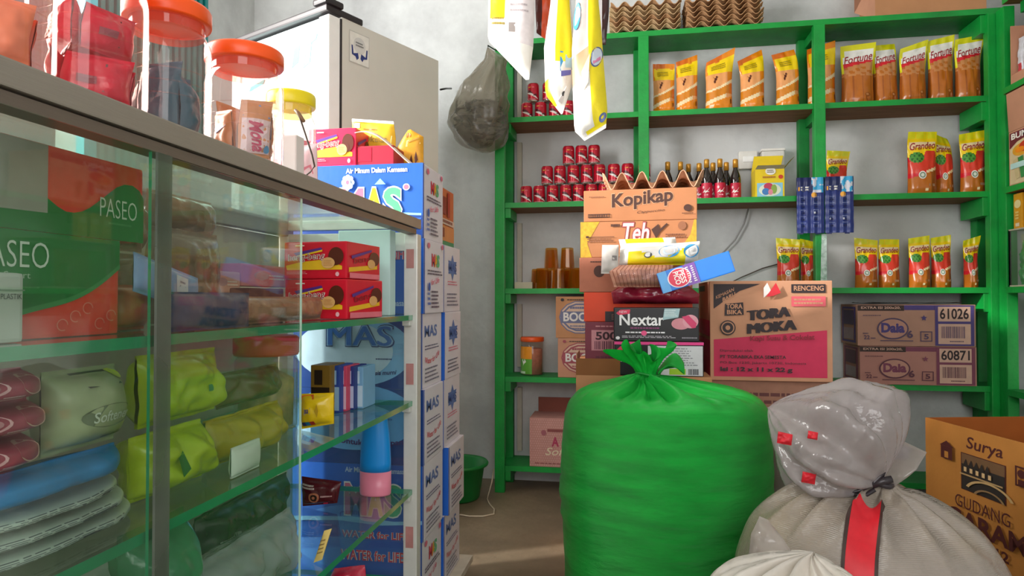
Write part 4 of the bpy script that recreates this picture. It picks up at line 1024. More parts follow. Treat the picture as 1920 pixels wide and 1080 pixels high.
packet('wet_wipes', 'upper white and yellow pack of wipes on top of the other', 'wipes', [(1166, 478), (1160, 453)], [(1272, 476), (1266, 449)], YN + .11, .06, PWH, pr_wipe2, base=zb3, pat=lambda u, v: PYW if v > .62 and .1 < u < .8 else PWH, crumple=.007, cs=20, group='wipes on the pile')
packet('white_sleeve', 'pale grey folded packet standing at the end of the wipes', 'packet', [(1127, 504), (1129, 450)], [(1160, 504), (1160, 450)], YN + .03, .03, pm('#d3ccc6', .5, .3, .05), lambda p: p.rect(.62, .45, .9, .62, pm('#8d8684', .5)), base=zb1 + .045, crumple=.004)
# blue toothpaste-style box leaning on the pink coffee carton
A = at(1228, 550, Y=2.19);
BLU = pm('#1a7be0', .35, .5, .04); VIO = pm('#7a4aa8', .35)
p0 = at(1237, 532, Y=2.17); p1 = at(1371, 490, Y=2.17); L = (p1 - p0).length; an = math.atan2(p1.z - p0.z, p1.x - p0.x); hh = .068
mb = MB(); mb.box(0, L, -.02, .02, -hh / 2, hh / 2, BLU, .003)
p = Pr(mb, face(0, L, -.02, .02, -hh / 2, hh / 2)); p.rect(.0, .0, .12, 1, pm('#58a8e8', .35)); p.rect(.35, .0, .52, 1, VIO); p.ell(.27, .5, .16, .46, pm('#f4e2ea', .3), 30); p.ell(.27, .5, .145, .42, pm('#e0204a', .35), 30)
p.mb.add([], [], BLU)
vt, ft = text_shape('PICO', .02); lf = p._up()
mb.add([p.fn(.20 + .075 * b, .82 - .62 * a, lf) for a, b in vt], ft, WHI); vt, ft = text_shape('PESS', .02)
mb.add([p.fn(.28 + .075 * b, .82 - .62 * a, lf) for a, b in vt], ft, WHI)
for k in range(2): p.lines(.38 + .07 * k, .1, .42 + .07 * k, .9, 8, WHI, .5, k)
mb.build('paste_box', None, p0, (0, -an, 0), 'long blue and violet box leaning across the biscuits onto the pink coffee carton', 'box')

# ------------------------------------------------------------------ big pink coffee carton
YT = 2.37
x0, x1, zb, ztp = span(1331, 1562, 527, 717, YT)
TOR = pm('#cf9878', 0.75, 0.25, 0.06, 12, .04, 80); TPK = pm('#d2385c', .6, .3, .05)
def pr_tora(P):
    p = P['front']; K = pm('#33262a', .6, noise=.04)
    p.poly([(.03, .04), (.955, .04), (.955, .51), (.03, .41)], TPK)
    p.poly([(.03, .97), (.42, .97), (.25, .90), (.12, .80), (.03, .72)], K); p.text('KEMASAN', .05, .815, .20, .85, TOR, .01, 0, .085); p.text('BARU', .105, .79, .21, .83, TOR, .03, 0, .06)
    p.rect(.67, .88, .945, .965, K); p.text('RENCENG', .69, .90, .93, .95, TOR, .02); p.rect(.67, .745, .945, .845, pm('#e0606c', .6)); p.lines(.69, .76, .93, .83, 2, TOR, .5)
    p.poly([(.12, .65), (.28, .66), (.275, .785), (.125, .77)], K); p.text('TORA', .135, .72, .27, .77, TOR, .03); p.text('BIKA', .14, .665, .265, .71, TOR, .03)
    p.fat('TORA', .315, .60, .65, .70, K, 0, 0, .045, .012); p.fat('MOKA', .315, .47, .70, .57, K, 0, 0, .045, .012)
    p.ell(.145, .53, .065, .075, K, 28); p.ell(.145, .53, .055, .063, TOR, 28); p.ell(.145, .53, .045, .052, K, 24); p.ell(.145, .53, .02, .024, TOR, 14)
    p.text('Kopi Susu & Cokelat', .33, .385, .85, .45, pm('#8a2a34', .6), .01, 0, .02)
    p.text('Diproduksi oleh', .08, .285, .35, .315, K, 0); p.text('PT TORABIKA EKA SEMESTA', .08, .225, .62, .258, K, .02); p.text('PO Box 1230, Jakarta 10730, Indonesia', .08, .165, .78, .195, K, 0); p.text('Isi : 12 x 11 x 22 g', .08, .085, .67, .14, K, .04)
    p.poly([(.44, .93), (.47, .98), (.5, .90), (.44, .83)], pm('#f2e8e6', .3)); p.poly([(.5, .91), (.54, .98), (.58, .88), (.52, .85), (.46, .84)], pm('#d8182c', .3))
    q = P['left']; q.rect(.1, .9, .6, .96, K); q.poly([(0, .04), (1, .04), (1, .4), (0, .4)], TPK); q.rect(0, .44, 1, .6, TPK)
zTf = [0.0005, (zb - .001) * .5, zb - .0005]
boxed('brown_carton', 'dusty brown carton on the floor under the pink coffee carton', 'carton', x0 + .01, x1 - .005, YT + .02, .32, zTf[0], zTf[1] - .0005, pm('#9a6c58', .75, .2, .1), None, R(1.5))
boxed('brown_carton', 'dusty brown carton directly beneath the pink coffee carton', 'carton', x0, x1 - .01, YT + .015, .33, zTf[1], zTf[2], pm('#a87a66', .75, .2, .1), lambda P: P['front'].lines(.1, .75, .8, .9, 2, pm('#6a3a38', .6)), 0)
boxed('coffee_carton', 'big tan and pink coffee carton behind the white sacks', 'carton', x0, x1, YT, .34, zb, ztp, TOR, pr_tora)

# ------------------------------------------------------------------ green woven sack
GS = pm('#19bb43', .38, .5, .14, 9, .9, 8, wave=.5, ws=130, wdir='Z', stretch=(1, 1, 4), dirt='#0a7d28', dirt_amt=.55, ds=5)
cS = at(1243, 900, Y=1.95); HX = 0.297; HY = .24
PROF = [(0, .55), (.01, .80), (.05, .89), (.15, .94), (.3, .975), (.42, 1.0), (.53, .998), (.60, .99), (.652, .955), (.686, .885), (.708, .76), (.722, .58), (.734, .39), (.742, .25), (.746, .14), (.752, .085)]
NKX = at(1207, 740, Y=1.93).x - cS.x
def prof_at(P, t):
    t *= len(P) - 1; k = min(int(t), len(P) - 2); f = t - k
    p0, p1, p2, p3 = P[max(k - 1, 0)], P[k], P[k + 1], P[min(k + 2, len(P) - 1)]
    return tuple(0.5 * (2 * b + (c - a) * f + (2 * a - 5 * b + 4 * c - d) * f * f + (3 * b - a - 3 * c + d) * f ** 3) for a, b, c, d in zip(p0, p1, p2, p3))
def sackf(u, t):
    th = 2 * math.pi * u; z, r = prof_at(PROF, t)
    c, s_ = math.cos(th), math.sin(th)
    top = min(1, max(0, (t - .52) / .4)); near = max(0, 1 - r)
    g = 1 + .016 * nz(c * 2, s_ * 2, z * 6) + (.016 + .018 * nz(c * 2, s_ * 2, z * 3 + 4)) * nz(c * 1.1 + .2 * z, s_ * 1.1, z * 36) + .006 * nz(c * 3, s_ * 3, z * 60 + 9) * max(0, nz(c * 2, s_ * 2, z * 4 + 8) + .3) + .010 * math.sin(z * 95 + 14 * th) * math.exp(-((math.degrees(th) - 225) / 16) ** 2) * max(0, 1 - z / .34) + .004 * nz(c * 9, s_ * 9, z * 20) * (1 - top)
    fold = .5 * math.sin(11 * th + 1.3 + 3 * nz(c, s_, 0)) + .5 * math.sin(17 * th + 2 * nz(s_, c, 3))
    fold = -abs(fold) ** .8
    ws = top * min(1, near * 3.2)
    k = top * (1 - r) / .92
    x = HX * r * g * c + NKX * min(1, k * 1.05) + .02 * (z - .35)
    y = HY * r * g * s_ + .0 * k
    zz = z + ws * .032 * fold * min(1, (r + .05) * 2.2) + .012 * top * nz(c * 2, s_ * 2, 7)
    # a few long tucks on the shoulder facing the room
    for a0, wd, dp in ((-58, 7, .06), (-88, 5, .05), (-25, 9, .04), (-124, 6, .04), (40, 10, .02), (-104, 4, .03)):
        d = (math.degrees(th) - a0 + 180) % 360 - 180
        zz -= dp * math.exp(-(d / wd) ** 2) * top * math.exp(-((r - .5) / .26) ** 2)
    return (x, y, zz)
sk = thing('grain_sack', 'large bulging green woven sack tied at the top, standing on the floor', 'sack', (cS.x, 1.95, .001))
mb = MB(); mb.surf(sackf, 180, 110, GS, closed_u=True); mb.build('sack_body', sk)
def tuftf(u, t):
    th = 2 * math.pi * u
    fl = t ** 1.2
    r = .026 - .006 * math.sin(t * 3.1) + .050 * fl
    ru = 1 + fl * (.26 * math.sin(2 * th + .6) + .34 * math.sin(6 * th + 1.2) + .24 * math.sin(11 * th + 3)) + .25 * nz(math.cos(th) * 3, math.sin(th) * 3, t * 3)
    x = r * ru * math.cos(th) - .02 * fl; y = r * ru * .7 * math.sin(th) - .03 * fl
    return (x, y, -.012 + .105 * t * (1 + .22 * math.sin(3 * th + 1.9) * t + .14 * math.sin(8 * th) * t))
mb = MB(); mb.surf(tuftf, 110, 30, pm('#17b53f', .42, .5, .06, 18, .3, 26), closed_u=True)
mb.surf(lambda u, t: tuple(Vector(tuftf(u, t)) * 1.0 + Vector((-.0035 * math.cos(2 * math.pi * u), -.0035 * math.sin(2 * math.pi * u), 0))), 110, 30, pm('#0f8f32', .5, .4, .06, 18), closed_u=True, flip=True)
o = mb.build('gathered_top', sk, (NKX + .012, 0, .742)); o.scale = (.84, .9, .86)
mb = MB(); mb.tube([(NKX + .012 + .034 * math.cos(a), .030 * math.sin(a), .750 + .004 * math.sin(2 * a)) for a in [k * .35 for k in range(19)]], .004, pm('#0c8a30', .5), 6); mb.build('tie', sk)
def earf(u, v):
    a = (u - .5) * 2
    return (.03 + v * .075, -.02 + .03 * a - .01 * math.sin(6 * u), .012 + .055 * math.sin(v * 2.6) * (1 - .6 * abs(a)) + .008 * math.sin(9 * u + 4 * v))
mb = MB(); mb.surf(earf, 20, 16, GS); o = mb.build('loose_end', sk, (NKX + .01, .03, .738)); solid(o, .004)

# ------------------------------------------------------------------ white rice sacks
WS = pm('#998f86', .28, .6, .14, 5, .4, 45, wave=.3, ws=110, wdir='Z', dirt='#a08e72', dirt_amt=.8, ds=3.2)
WF = clear('#ece6e2', '#c2babb', .62, .14, 1.5, .9, 22)
WFT = clear('#efeae6', '#d8d0cc', .42, .12, 1.5, .6, 26)
def rice(label, loc, hx, hy, h, nk, top, mat, seed, th0=0, lift=0.0):
    P = [(0, .6), (.02, .82), (.12, .95), (.3, 1.0), (.5, 1.0), (.66, .95), (.78, .84), (.87, .68), (.94, .5), (.985, .32), (1.0, .17), (1.03, .07)]
    if top: P = [(0, .6), (.02, .82), (.12, .95), (.3, 1.0), (.6, 1.0), (.8, .96), (.9, .84), (.96, .66), (.99, .42), (1.0, .2), (1.0, .03)]
    def f(u, t):
        th = 2 * math.pi * u; z, r = prof_at(P, t); c, s_ = math.cos(th), math.sin(th)
        k = max(0, (t - .4) / .6)
        fold = -abs(math.sin(8 * th + seed + 2.5 * nz(c + seed, s_, 0))) ** .7
        g = 1 + .05 * nz(c * 1.5 + seed, s_ * 1.5, z * 3) + .015 * nz(c * 6, s_ * 6, z * 9 + seed)
        return (hx * r * g * c + nk[0] * k * k * (1 - r), hy * r * g * s_ + nk[1] * k * k * (1 - r), h * z + lift * max(0, -c) * r * max(0, t - .35) + k * .05 * fold * min(1, r * 2.2) * min(1, (1 - r) * 3) * (h / .5))
    t = thing('rice_sack', label, 'sack', loc, (0, 0, th0))
    mb = MB(); mb.surf(f, 130, 70, mat, closed_u=True); mb.build('sack_body', t)
    return t, f
# the one in front, tied with a black ribbon
cF = at(1630, 1000, Y=1.55)
hF = at(1648, 915, Y=1.50).z
nkF = at(1648, 915, Y=1.50)
rF, fF = rice('front white rice sack with red stripe, neck tied with a black ribbon', (cF.x, 1.55, .001), .290, .225, hF, (nkF.x - cF.x + .01, -.05), None, WS, 1.0, 0, .16)
# red stripe with dark edges following the sack's front
RST = pm('#d2202e', .45, .4, .08, 60); KST = pm('#3a2620', .6, noise=.2, ns=90)
mb = MB()
def strip(u0, u1, l):
    def g(u, t):
        tt = .30 + t * .50; q = fF(.69, tt); wd = .052 / (2 * math.pi * math.hypot(q[0], q[1]))
        uu = .697 + (u0 + (u1 - u0) * u) * wd
        p = Vector(fF(uu, tt)); n = Vector((p.x, p.y, .12)).normalized()
        return tuple(p + n * l)
    return g
mb.surf(strip(-.4, .4, .004), 8, 60, RST); mb.surf(strip(-.5, -.4, .0045), 2, 60, KST); mb.surf(strip(.4, .5, .0045), 2, 60, KST)
mb.build('stripe', rF)
T = Vector((nkF.x, 1.50, hF + .012)) - Vector((cF.x, 1.55, .001))
mb = MB(); rb = pm('#352e33', .3, .5, .1)
mb.tube([T + Vector((.024 * math.cos(a), .024 * math.sin(a), .003 * math.sin(2 * a))) for a in [k * .35 for k in range(19)]], .006, rb, 6)
P = lambda px, py, Y=1.475: at(px, py, Y=Y) - Vector((cF.x, 1.55, .001))
mb.tube([P(1585, 925), P(1610, 920), P(1635, 908), P(1650, 893), P(1658, 888), P(1656, 898), P(1640, 908)], .005, rb, 6); mb.tube([P(1635, 910), P(1655, 902), P(1672, 898)], .008, rb, 6); mb.tube([P(1600, 926), P(1620, 930), P(1640, 918)], .005, rb, 6)
mb.build('ribbon', rF)
# balloon of loose bag above the tie, leaning back to the left
B0 = at(1652, 905, Y=1.51); B1 = at(1462, 775, Y=1.62)
ax = (B1 - B0); Lb = ax.length; ax.normalize(); sx = ax.cross(Vector((0, 1, 0))).normalized(); sy = sx.cross(ax)
def ballf(u, t):
    th = 2 * math.pi * u
    r = .158 * (math.sin(math.pi * min(1, t ** .78)) ** .72 if 0 < t < 1 else 0) + .012 * (1 - t)
    c, s_ = math.cos(th), math.sin(th)
    g = 1 + (.13 * math.sin(9 * th + 2 * t) + .10 * math.sin(15 * th)) * (1 - t * .8) * 1.1 + .14 * nz(c * 2, s_ * 2, t * 4) + .06 * nz(c * 5, s_ * 5, t * 8) + .025 * nz(c * 11, s_ * 11, t * 20)
    q = ax * (t * Lb * 1.12) + sx * (r * g * c * (1.12 if c < 0 else .62)) + sy * (r * g * s_ * .8) + Vector((0, 0, -.02 * math.sin(3 * t)))
    return tuple(q + B0 - Vector((cF.x, 1.55, .001)))
mb = MB(); mb.surf(ballf, 110, 70, WF, closed_u=True); mb.build('bag_mouth', rF)
Lq = [at(1655, 905, Y=1.50), at(1665, 870, Y=1.52), at(1668, 815, Y=1.56)]; Rq = [at(1672, 915, Y=1.49), at(1718, 880, Y=1.48), at(1738, 848, Y=1.5)]
mb = MB(); S = pillow(mb, [p - Vector((cF.x, 1.55, .001)) for p in Lq], [p - Vector((cF.x, 1.55, .001)) for p in Rq], .03, WFT, crumple=.012, cs=14); 
p = Pr(mb, lambda u, v, l: S(u, v, l)); p.poly([(.15, .62), (.5, .7), (.6, .95), (.2, .9)], pm('#8a8892', .5)); mb.build('bag_flap', rF)
for q in ((1470, 822, 12), (1523, 816, 8), (1515, 896, 11)):
    c = at(q[0], q[1], Y=1.462) - Vector((cF.x, 1.55, .001)); r = q[2] * .0012
    mb = MB(); S = pillow(mb, [c + Vector((-r, 0, -r * .7)), c + Vector((-r * .8, 0, r))], [c + Vector((r, 0, -r)), c + Vector((r * 1.2, 0, r * .6))], .008, RST, crumple=.004, cs=60); mb.build('red_tag', rF)
# a second one half hidden behind the green sack
c2 = at(1500, 900, Y=2.12)
r2, f2 = rice('white rice sack half hidden between the green sack and the brown cartons', (c2.x + .01, 2.12, .001), .075, .075, at(1440, 780, Y=2.1).z, (-.02, 0), None, pm('#bdb6a6', .35, .5, .12, 6, .4, 40, dirt='#9a937f', dirt_amt=.6, ds=5), 2.2)
mb = MB(); o0 = Vector((c2.x + .01, 2.12, .001))
pillow(mb, [at(1446, 925, Y=1.99) - o0, at(1440, 840, Y=2.02) - o0, at(1432, 762, Y=2.06) - o0], [at(1498, 908, Y=1.95) - o0, at(1462, 838, Y=1.98) - o0, at(1448, 765, Y=2.04) - o0], .03, WF, crumple=.014, cs=13); mb.build('bag_flap', r2)
# third one low in front
c3 = at(1462, 1075, Y=1.20)
r3, f3 = rice('lowest white rice sack in front, its loose folds against the green sack', (c3.x + .01, 1.20, .001), .150, .09, at(1470, 1040, Y=1.20).z, (.05, .02), 'blunt', pm('#d8d1c8', .3, .5, .1, 6, .45, 30, dirt='#b9ae98', dirt_amt=.5, ds=5), 4.1)
o0 = Vector((c3.x + .01, 1.20, .001))
mb = MB(); pillow(mb, [at(1402, 1056, Y=1.25) - o0, at(1408, 1000, Y=1.27) - o0, at(1424, 968, Y=1.29) - o0], [at(1500, 1060, Y=1.22) - o0, at(1470, 1012, Y=1.25) - o0, at(1440, 975, Y=1.29) - o0], .03, WFT, crumple=.013, cs=16); mb.build('bag_flap', r3)

# ------------------------------------------------------------------ open brown carton at the corner of the picture
a = at(1735, 783, Y=2.06); zG = a.z
b = at(1990, 830, X=a.x - .02)
dirv = Vector((math.sin(R(12.6 * -1)) * -1, 0, 0))
angG = R(-90 + 12.5)   # the printed face looks to the room's middle
tG = thing('open_carton', 'tall open brown carton with dark printed picture, beside the white sacks', 'carton', (a.x, a.y, .0005), (0, 0, angG))
W, D, H = .48, .36, zG
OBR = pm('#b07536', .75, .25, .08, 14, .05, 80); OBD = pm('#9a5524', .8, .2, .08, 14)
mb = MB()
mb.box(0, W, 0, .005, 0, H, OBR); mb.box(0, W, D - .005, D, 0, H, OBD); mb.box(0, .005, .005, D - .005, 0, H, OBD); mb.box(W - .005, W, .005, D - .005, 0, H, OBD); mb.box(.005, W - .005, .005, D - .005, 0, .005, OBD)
p = Pr(mb, lambda u, v, l: (u * W, -l, H - .020 - (.92 - v) * .34)); MRN = pm('#4a1c1a', .6, noise=.05); BKP = pm('#2a2420', .6, noise=.05)
p.text('Surya', .33, .80, .58, .92, MRN, .01, .15); p.rect(.29, .50, .60, .785, MRN); p.rect(.297, .506, .593, .779, pm('#6e5034', .6)); p.rect(.297, .506, .593, .70, BKP)
for k in range(5): p.poly([(.31 + .04 * k, .695), (.33 + .04 * k, .745), (.345 + .04 * k, .695)], BKP); p.rect(.315 + .045 * k, .645, .335 + .045 * k, .68, pm('#c9a878', .6))
p.ring(.50, .50, .17, .12, .12, pm('#b99866', .6), 24, 20, 160); p.ring(.50, .48, .11, .08, .15, pm('#8a6c48', .6), 24, 20, 160); p.rect(.297, .62, .593, .632, pm('#a98a5c', .6))
p.text('GUDANG', .26, .36, .64, .455, MRN, .0); p.text('GARAM', .20, .20, .74, .345, MRN, .03); p.text('12', .55, .10, .63, .175, MRN, .03)
p.poly([(.145, .80), (.255, .80), (.2, .845)], MRN); p.rect(.155, .70, .245, .80, MRN); p.rect(.185, .71, .215, .76, OBR); p.frame(.68, .68, .76, .82, .012, .012, MRN); p.ell(.72, .77, .025, .03, MRN, 12); p.rect(.70, .69, .74, .73, MRN)
mb.build('carton_body', tG)
mb = MB(); mb.add([(0, 0, H), (0, D, H), (-.0, D, H + .001), (0, 0, H + .001)], [(0, 1, 2, 3)], OBD); 
mb = MB(); mb.box(.0, W, D - .004, D + .001, H, H + .0015, OBD); mb.build('fold_edge', tG)

# ------------------------------------------------------------------ floor bits by the back wall
gb = at(868, 868, Y=3.16)
GBS = pm('#18823a', .35, .5, .06, 20)
bs = MB(); rB = .135; zB = at(868, 872, Y=3.05).z
bs.lathe([(rB * .74, 0), (rB * .8, .01), (rB * .97, zB - .02), (rB * 1.1, zB - .016), (rB * 1.12, zB - .008), (rB * 1.08, zB), (rB * .98, zB - .01), (rB * .78, .016), (.001, .015)], GBS, 40, cap1=False)
bs.build('wash_basin', None, (at(858, 900, Y=3.12).x, 3.12, .0005), (0, 0, 0), 'green plastic basin on the floor by the back wall', 'basin')
mb = MB(); g = lambda px, py: at(px, py, Z=.004)
mb.tube([at(926, 880, Y=YS - .06), at(922, 905, Y=YS - .2), g(913, 935), g(918, 945), g(927, 955), g(926, 964), g(905, 968), g(880, 968), g(850, 963), g(832, 960)], .0035, pm('#c9bca4', .6)); mb.build('cord', None, (0, 0, 0), (0, 0, 0), 'beige cord trailing over the floor from the rack to the water cartons', 'cord')
hx = at(1066, 985, Y=1.97)
mb = MB(); mb.tube([hx + Vector((.02, 0, .05)), hx + Vector((-.004, 0, .035)), hx + Vector((-.008, 0, 0)), hx + Vector((0, 0, -.03)), hx + Vector((.02, 0, -.05))], .005, pm('#7a5f50', .4)); mb.build('side_handle', sk, -sk.location)
# ------------------------------------------------------------------ water cartons stacked at the end of the counter
MBLU = pm('#1f5fc0', .45, .4, .05, 10, .04, 60); MDB = pm('#123f8a', .45, .4, .05, 10); MLB = pm('#8ec4ee', .45, .4, .04, 10); MWH = pm('#e3dde6', .5, .4, .04, 10); MPK = pm('#e0708e', .4); MYL = pm('#f2d61c', .4); MGN = pm('#58b884', .4); MRD = pm('#d8304a', .4); MMB = pm('#2f62b8', .45)
ORN = pm('#c86a3a', .5)
YM = 1.735
m0 = at(793, 305, Y=YM); mR = m0.x; mH = .2085; MD_, MW_ = .205, .40
mL = mR - MW_
zm = [m0.z - mH * (k + 1) for k in range(6)]
def pr_mas(P, kind, side):
    p = P['front']
    p.rect(0, 0, 1, 1, MBLU)
    if kind == 0:   # top carton
        p.poly([(0, 0), (1, 0), (1, .30), (.7, .36), (.5, .32), (0, .28)], MDB); p.poly([(.7, .36), (.99, .33), (.99, .30), (.7, .33)], MLB); p.poly([(.62, .24), (.99, .27), (.99, .25), (.62, .2)], MMB)
        p.text('Air Minum Dalam Kemasan', .44, .885, .89, .955, WHI, .03)
        for s, u0, u1, m in (('M', .40, .57, MPK), ('A', .58, .72, MYL), ('S', .72, .85, MGN)):
            p.text(s, u0 - .008, .24, u1 + .008, .70, WHI, .075); p.text(s, u0, .26, u1, .68, m, .04)
        p.ell(.885, .68, .025, .045, WHI, 20); p.ell(.885, .68, .018, .033, MPK, 16)
        for k in range(8): p.ell(.46 + .03 * math.cos(k * .785), .76 + .07 * math.sin(k * .785), .018, .04, pm('#cfe2f4', .4), 10)
        p.ell(.46, .76, .022, .05, WHI, 14); p.ell(.46, .76, .012, .03, MPK, 10); p.poly([(.66, .72), (.70, .8), (.74, .72)], MLB)
    elif kind == 1:   # oval logo
        p.rect(0, 0, 1, 1, MDB); p.ell(.52, .50, .42, .47, MLB, 48); p.ell(.44, .50, .36, .40, pm('#cfe6f6', .45), 40)
        p.fat('MAS', .32, .55, .80, .86, pm('#1d3f7a', .4), 0, 0, 0, .014); p.fat('MAS', .325, .565, .795, .845, pm('#9fc8ea', .4), 0, 0, 0, .010); p.fat('MAS', .33, .575, .79, .835, pm('#2f6fc0', .4), .0, 0, 0, .005)
        p.lines(.68, .38, .8, .42, 1, pm('#3a4a7a', .4)); p.text('Indonesia murni', .56, .17, .83, .23, pm('#33306a', .4), .02, .2, .03)
    elif kind == 2:
        p.rect(0, 0, 1, 1, MDB); p.ell(.5, .62, .46, .44, pm('#6fb2ea', .45), 44); p.text('dari Mata Air Bukit Sari', .52, .66, .78, .70, pm('#2a3a7a', .4), .01); p.text('Bandung - Indonesia', .52, .58, .78, .62, pm('#2a3a7a', .4), .01)
        p.text('Untuk Kehidupan', .40, .25, .86, .35, pm('#4a1c6a', .4), .03, 0, 0, -.03)
    elif kind == 3:
        p.text('Air Minum Dalam Kemasan', .44, .885, .89, .955, pm('#c9d8ee', .4), .02)
        for s, u0, u1, m in (('M', .44, .60, MPK), ('A', .61, .72, pm('#d8dc4c', .4)), ('S', .73, .85, MGN)):
            p.text(s, u0 - .008, .30, u1 + .008, .76, WHI, .07); p.text(s, u0, .32, u1, .74, m, .04)
        p.poly([(0, .26), (.5, .30), (.8, .26), (1, .29), (1, .24), (.7, .2), (.4, .24), (0, .2)], MLB); p.text('WATER for LIFE', .42, .02, .9, .12, WHI, .06); p.text('WATER for LIFE', .42, .02, .9, .12, MRD, .02)
    else:
        p.text('WATER for LIFE', .42, .72, .88, .86, WHI, .06); p.text('WATER for LIFE', .42, .72, .88, .86, MRD, .02); p.text('Air Minum Dalam Kemasan', .40, .10, .88, .18, pm('#c9d8ee', .4), .02)
    q = P['right']
    q.rect(0, 0, .04, 1, MBLU if side != 2 else MWH)
    if side == 0:
        for s, u0, u1, m in (('M', .36, .52, MRD), ('A', .50, .64, pm('#e8b020', .4)), ('S', .60, .74, MGN)): q.text(s, u0, .64, u1, .82, m, .05)
        q.lines(.16, .52, .9, .6, 2, pm('#55506a', .4), .5); q.ell(.2, .92, .06, .04, MPK, 10); q.ell(.88, .94, .05, .04, MPK, 10); q.text('for Life', .3, .38, .7, .46, MPK, .02, .2, .05); q.lines(.3, .06, .7, .32, 5, pm('#55506a', .4), .5); q.ell(.2, .36, .05, .06, MMB, 10); q.lines(.12, .1, .25, .3, 3, MMB, .5)
    elif side == 1:
        q.text('MAS', .14, .68, .74, .84, pm('#5a78b4', .5), .02); q.lines(.15, .5, .85, .58, 2, pm('#6a6a8a', .4), .4); q.text('Water for Life', .15, .34, .85, .42, MRD, .01, .1, .06, -.05); q.lines(.15, .06, .85, .28, 4, pm('#77778e', .4), .4)
    else:
        q.poly([(.5 + .3 * math.cos(R(30 * k)) * (1 if k % 2 else .55), .68 + .2 * math.sin(R(30 * k)) * (1 if k % 2 else .55)) for k in range(12)], pm('#5478b8', .5)); q.text('MAS', .25, .62, .75, .74, pm('#33589c', .5), .02); q.lines(.2, .4, .8, .48, 2, MPK, .4); q.lines(.15, .08, .85, .3, 4, pm('#77778e', .4), .4)
names = ['topmost', 'second from the top', 'third from the top', 'fourth from the top', 'fifth from the top', 'lowest']
side_k = [0, 0, 1, 1, 1, 0]; front_k = [0, 4, 1, 2, 3, 4]
for k in range(6):
    dx = .004 * math.sin(k * 2.3); 
    boxed('water_carton', '%s blue and white water carton in the pile touching the counter' % names[k], 'carton', mL + dx, mR + dx, YM, MD_, zm[k] + .0005, zm[k] + mH, MWH, lambda P: pr_mas(P, front_k[k], side_k[k]), 0, 'water cartons by the counter')
z5 = zm[5]
# second pile behind
xr = at(855, 500, Y=2.1).x
names2 = ['topmost', 'second', 'third', 'fourth', 'lowest']
for k in range(5):
    dx = [0, .003, .0, .012, .0][k]
    boxed('water_carton', '%s white carton of the rear pile, its side peeping past the front pile' % names2[k], 'carton', xr - .40 + dx, xr + dx, 1.952 + (.012 if k == 3 else 0), .2, zm[k + 1] + .0005, zm[k + 1] + mH, MWH, lambda P: pr_mas(P, 4, [2, 2, 2, 1, 1][k]), 0, 'water cartons by the counter')
def pr_snk(P):
    q = P['right']; q.rect(0, .0, 1, .10, pm('#3a8a5a', .4)); q.rect(0, .10, 1, .36, pm('#d88a4a', .4)); q.rect(.1, .16, .4, .32, pm('#8a3a24', .4)); q.rect(0, .38, 1, .48, pm('#d8c0b0', .4)); q.lines(.1, .39, .9, .47, 1, pm('#8a4a3a', .4), .6); q.rect(.15, .55, .5, .85, pm('#8a2a1c', .4)); q.rect(.55, .52, .7, .95, pm('#b03020', .4))
boxed('snack_carton', 'orange-brown snack carton on the rear pile of water cartons', 'carton', xr - .37, xr - .022, 1.952, .2, zm[0] + .0005, zm[0] + mH - .02, ORN, pr_snk)
mb = MB()
for yy in (1.70, 1.92, 2.14): mb.box(mL - .02, xr + .01, yy, yy + .05, 0, z5 - .02, CARDB)
pl = thing('pallet', 'low wooden pallet with a white board under the water cartons', 'pallet', (0, 0, 0))
mb.build('bearers', pl)
mb = MB(); mb.box(mL - .03, xr + .035, 1.69, 2.20, z5 - .02, z5, pm('#cfc6b6', .7, .3, .1)); mb.build('board', pl)

# ------------------------------------------------------------------ sweets on the top water carton
zTop = m0.z + .001
BBR = pm('#dc1436', .35, .5, .05); BBY = pm('#f4c022', .4); CHO = pm('#5a2414', .35); WAF = pm('#e6b070', .45)
def pr_beng(P, full=True):
    p = P['front']
    p.poly([(.03, .36), (.30, .46), (.66, .52), (.93, .34), (.93, .24), (.05, .24)], BBY); p.poly([(.16, .70), (.60, .84), (.62, .78), (.2, .62)], pm('#5a2a8a', .4)); p.poly([(.2, .62), (.62, .78), (.62, .73), (.22, .58)], BBY)
    p.text('beng-beng', .07, .42, .66, .66, WHI, .04, 0, .06); p.text('beng-beng', .08, .43, .65, .65, DKR, .0, 0, .06)
    p.ell(.84, .60, .12, .24, CHO, 22); p.ell(.78, .48, .09, .15, CHO, 20); p.ell(.72, .42, .105, .15, WAF, 22); p.lines(.65, .34, .79, .50, 4, pm('#c98a4a', .5), .4)
    p.lines(.06, .12, .4, .2, 2, pm('#f0a0a8', .4), .4); p.ell(.87, .12, .03, .06, pm('#f4b8c0', .4), 12); p.lines(.2, .86, .35, .92, 1, WHI, .5)
    q = P['right']; q.poly([(.05, .3), (.9, .45), (.9, .32), (.05, .18)], BBY); q.text('beng', .18, .36, .68, .58, DKR, .02, 0, .12); q.ell(.8, .6, .16, .2, CHO, 18); q.ell(.7, .45, .12, .13, WAF, 16); q.poly([(.1, .62), (.7, .86), (.7, .8), (.12, .54)], pm('#5a2a8a', .4)); q.rect(.05, .02, .95, .16, pm('#ee7a8a', .3))
YB = YM + .008
x0, x1, z0, z1 = span(578, 667, 237, 304, YB)
boxed('wafer_box', 'red chocolate wafer box standing open on the topmost water carton', 'box', x0, x1, YB, .10, zTop, zTop + (z1 - z0), pm('#e0184a', .35, .5, .05), pr_beng, 0)
